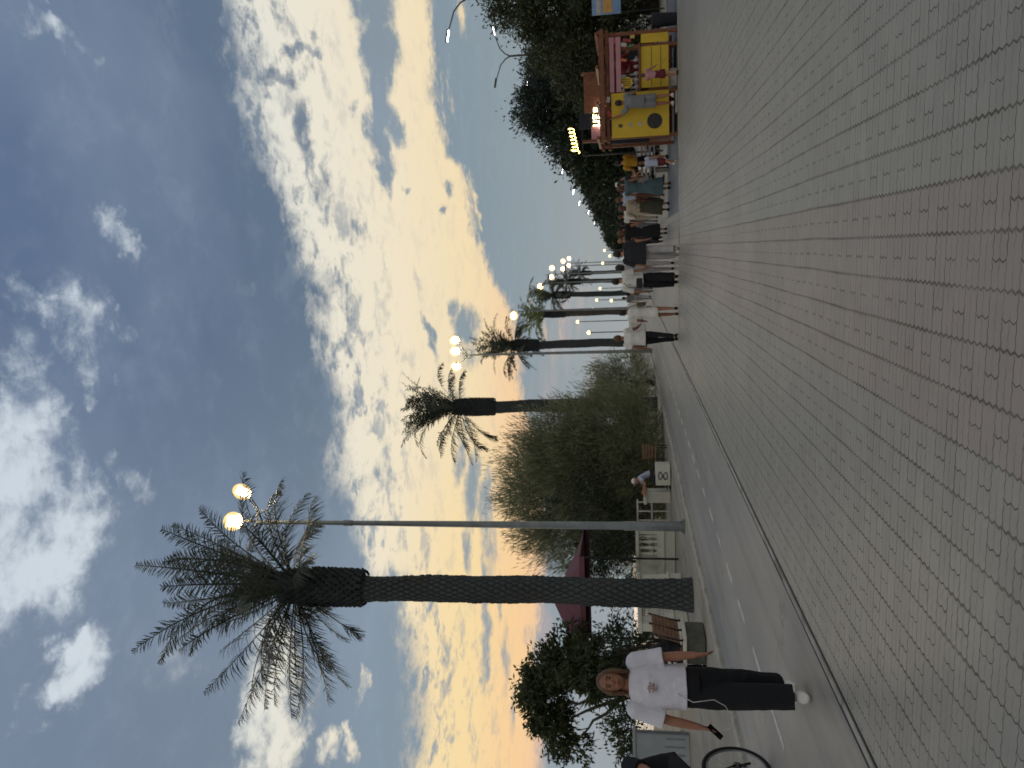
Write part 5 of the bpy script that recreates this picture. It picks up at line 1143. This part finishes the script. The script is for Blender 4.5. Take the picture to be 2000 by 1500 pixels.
person('tiny figure in charcoal far away by the lane edge', (-2.9, 58.0, 0), R_(180), 1.75, top='charcoal', bottom='navy', hair='dark', group=GR)
# kiosk people
person('boy in grey T-shirt and shorts reaching up at the yellow kiosk board', (3.75, 21.38, .10), R_(190), 1.52, top='grey', bottom='grey', hair='dark', legs='shorts', wide=.012, lt=4, lk=2, rt=-6, rk=8, la=(120, 18, 40), ra=(20, 18, 70), sleeve=.6, loose=.02, group='people at the kiosk', shoes='white', skin=SK2)
person('small child in pink top and dark red skirt by the kiosk counter', (4.35, 21.15, 0), R_(150), 1.0, top='pink', bottom='maroon', hair='brown', hairlen=.05, dress='skirt', wide=.02, lt=6, lk=2, rt=-8, rk=12, la=(60, 14, 30), ra=(20, 14, 30), group='people at the kiosk', shoes='black')
person('kiosk seller in red shirt leaning over the counter inside', (4.85, 22.45, .08), R_(12), 1.68, top='red', bottom='charcoal', hair='dark', lt=0, lk=0, rt=0, rk=0, la=(50, 20, 30), ra=(50, 16, 40), lean=18, sleeve=.7, group='people at the kiosk', skin=SK2)
# seated people at the left
w6, J6 = person('person in dark hooded top sitting on the bench with the brown back', (-7.80, 14.35, 0), R_(-70), 1.72, top='charcoal', bottom='charcoal', hair='brown', lt=82, lk=84, rt=78, rk=80, lean=14, la=(40, 10, 50), ra=(36, 10, 50), sleeve=1.9, seat=True, hipz=.53, loose=.02, skin=SK2)
w7, J7 = person('person in striped shirt and white cap sitting on the low white box', (-7.95, 26.8, 0), R_(-60), 1.70, top='pale blue', bottom='charcoal', hair=None, hat='white', lt=85, lk=85, rt=70, rk=70, lean=24, la=(55, 10, 50), ra=(48, 10, 50), seat=True, hipz=.62)
# cyclist riding towards the viewer, cut by the picture edge
BK = empty('bicycle', (-5.42, 7.46, 0), 0); tag(BK, 'black bicycle at the picture edge, rear wheel in view on the cycle lane', 'bicycle')
MT['bframe'] = mat('black_frame_paint', lin((34,36,40)), .35, .05, 3, coat=.4); MT['steel'] = mat('spoke_steel', lin((130,132,134)), .35, .05, 3, metal=.8)
def wheel(y, nm='wheel'):
    q = MB(); R = .34; q.tube([(0, y+R*math.cos(a), R+R*math.sin(a)) for a in np.linspace(0, 2*math.pi, 49)], .021, 10, cap=False); wh = q.build(nm, MT['tyre'], BK, True)
    q = MB(); q.tube([(0, y+(R-.03)*math.cos(a), R+(R-.03)*math.sin(a)) for a in np.linspace(0, 2*math.pi, 49)], .010, 8, cap=False); q.tube([(-.05, y, R), (.05, y, R)], .018, 10)
    for k in range(28):
        a = k*2*math.pi/28; s = .03*(1 if k % 2 else -1); q.tube([(s, y+.015*math.cos(a+1), R+.015*math.sin(a+1)), (0, y+(R-.03)*math.cos(a), R+(R-.03)*math.sin(a))], .0012, 4)
    q.build('rim', MT['steel'], wh, True)
wheel(0.0); wheel(-1.08)
q = MB(); bb = (0, -.43, .28); st = (0, -.20, .78); ht = (0, -.92, .80); hb = (0, -.96, .66)
for a, b_, r in ((bb, st, .016), (st, ht, .018), (bb, hb, .021), (ht, hb, .020)): q.tube([a, b_], r, 10)
for s in (-.045, .045): q.tube([(s*.6, -.41, .28), (s*1.3, 0, .34)], .010, 8); q.tube([(s*.4, -.22, .74), (s*1.3, 0, .34)], .009, 8); q.tube([(s*.5, -.97, .64), (s*1.2, -1.08, .34)], .012, 8)
q.build('frame', MT['bframe'], BK, True)
q = MB(); q.tube([(0, -.21, .74), (0, -.17, .92)], .013, 8); q.build('seat_post', MT['steel'], BK, True)
q = MB(); q.tube([(0, -.03, .945), (0, -.10, .95), (0, -.22, .945), (0, -.30, .94)], [(.07, .02), (.075, .028), (.035, .022), (.02, .015)], 12, xdir=(1, 0, 0)); q.build('saddle', MT['bagblack'], BK, True)
q = MB(); q.tube([(0, -.92, .80), (0, -.90, .98)], .014, 8); q.tube([(-.30, -.86, 1.02), (-.2, -.92, 1.01), (0, -.95, .98), (.2, -.92, 1.01), (.30, -.86, 1.02)], .012, 8); q.build('handlebar', MT['bframe'], BK, True)
q = MB(); q.tube([(.04, -.43, .28), (.055, -.43, .28)], .095, 24); q.tube([(.06, -.43, .28), (.07, -.36, .12)], .010, 8); q.tube([(-.05, -.43, .28), (-.07, -.50, .44)], .010, 8); q.box(.07, .15, -.40, -.32, .10, .12); q.box(-.15, -.07, -.54, -.46, .43, .45); q.build('crankset', MT['bframe'], BK, auto=True)
q = MB(); q.tube([(.035, 0, .34), (.05, 0, .34)], .05, 16); q.tube([(.05, -.02, .25), (.05, -.0, .30), (.05, .04, .20)], .014, 8); q.build('gear_cluster', MT['bframe'], BK, True)
q = MB(); q.tube([(.048, -.43, .375), (.045, 0, .39)], .004, 5); q.tube([(.048, -.43, .185), (.045, 0, .29)], .004, 5); q.build('chain', MT['bframe'], BK, True)
person('cyclist in black T-shirt bent over the handlebar, half cut by the picture edge', (-5.40, 7.36, 0), 0, 1.78, top='black', bottom='charcoal', hair='dark', lt=62, lk=62, rt=84, rk=96, lean=26, la=(54, 24, 8), ra=(54, 24, 8), seat=True, hipz=.99, sleeve=.75, loose=.012, legs='shorts', vox=.009, skin=SK2)
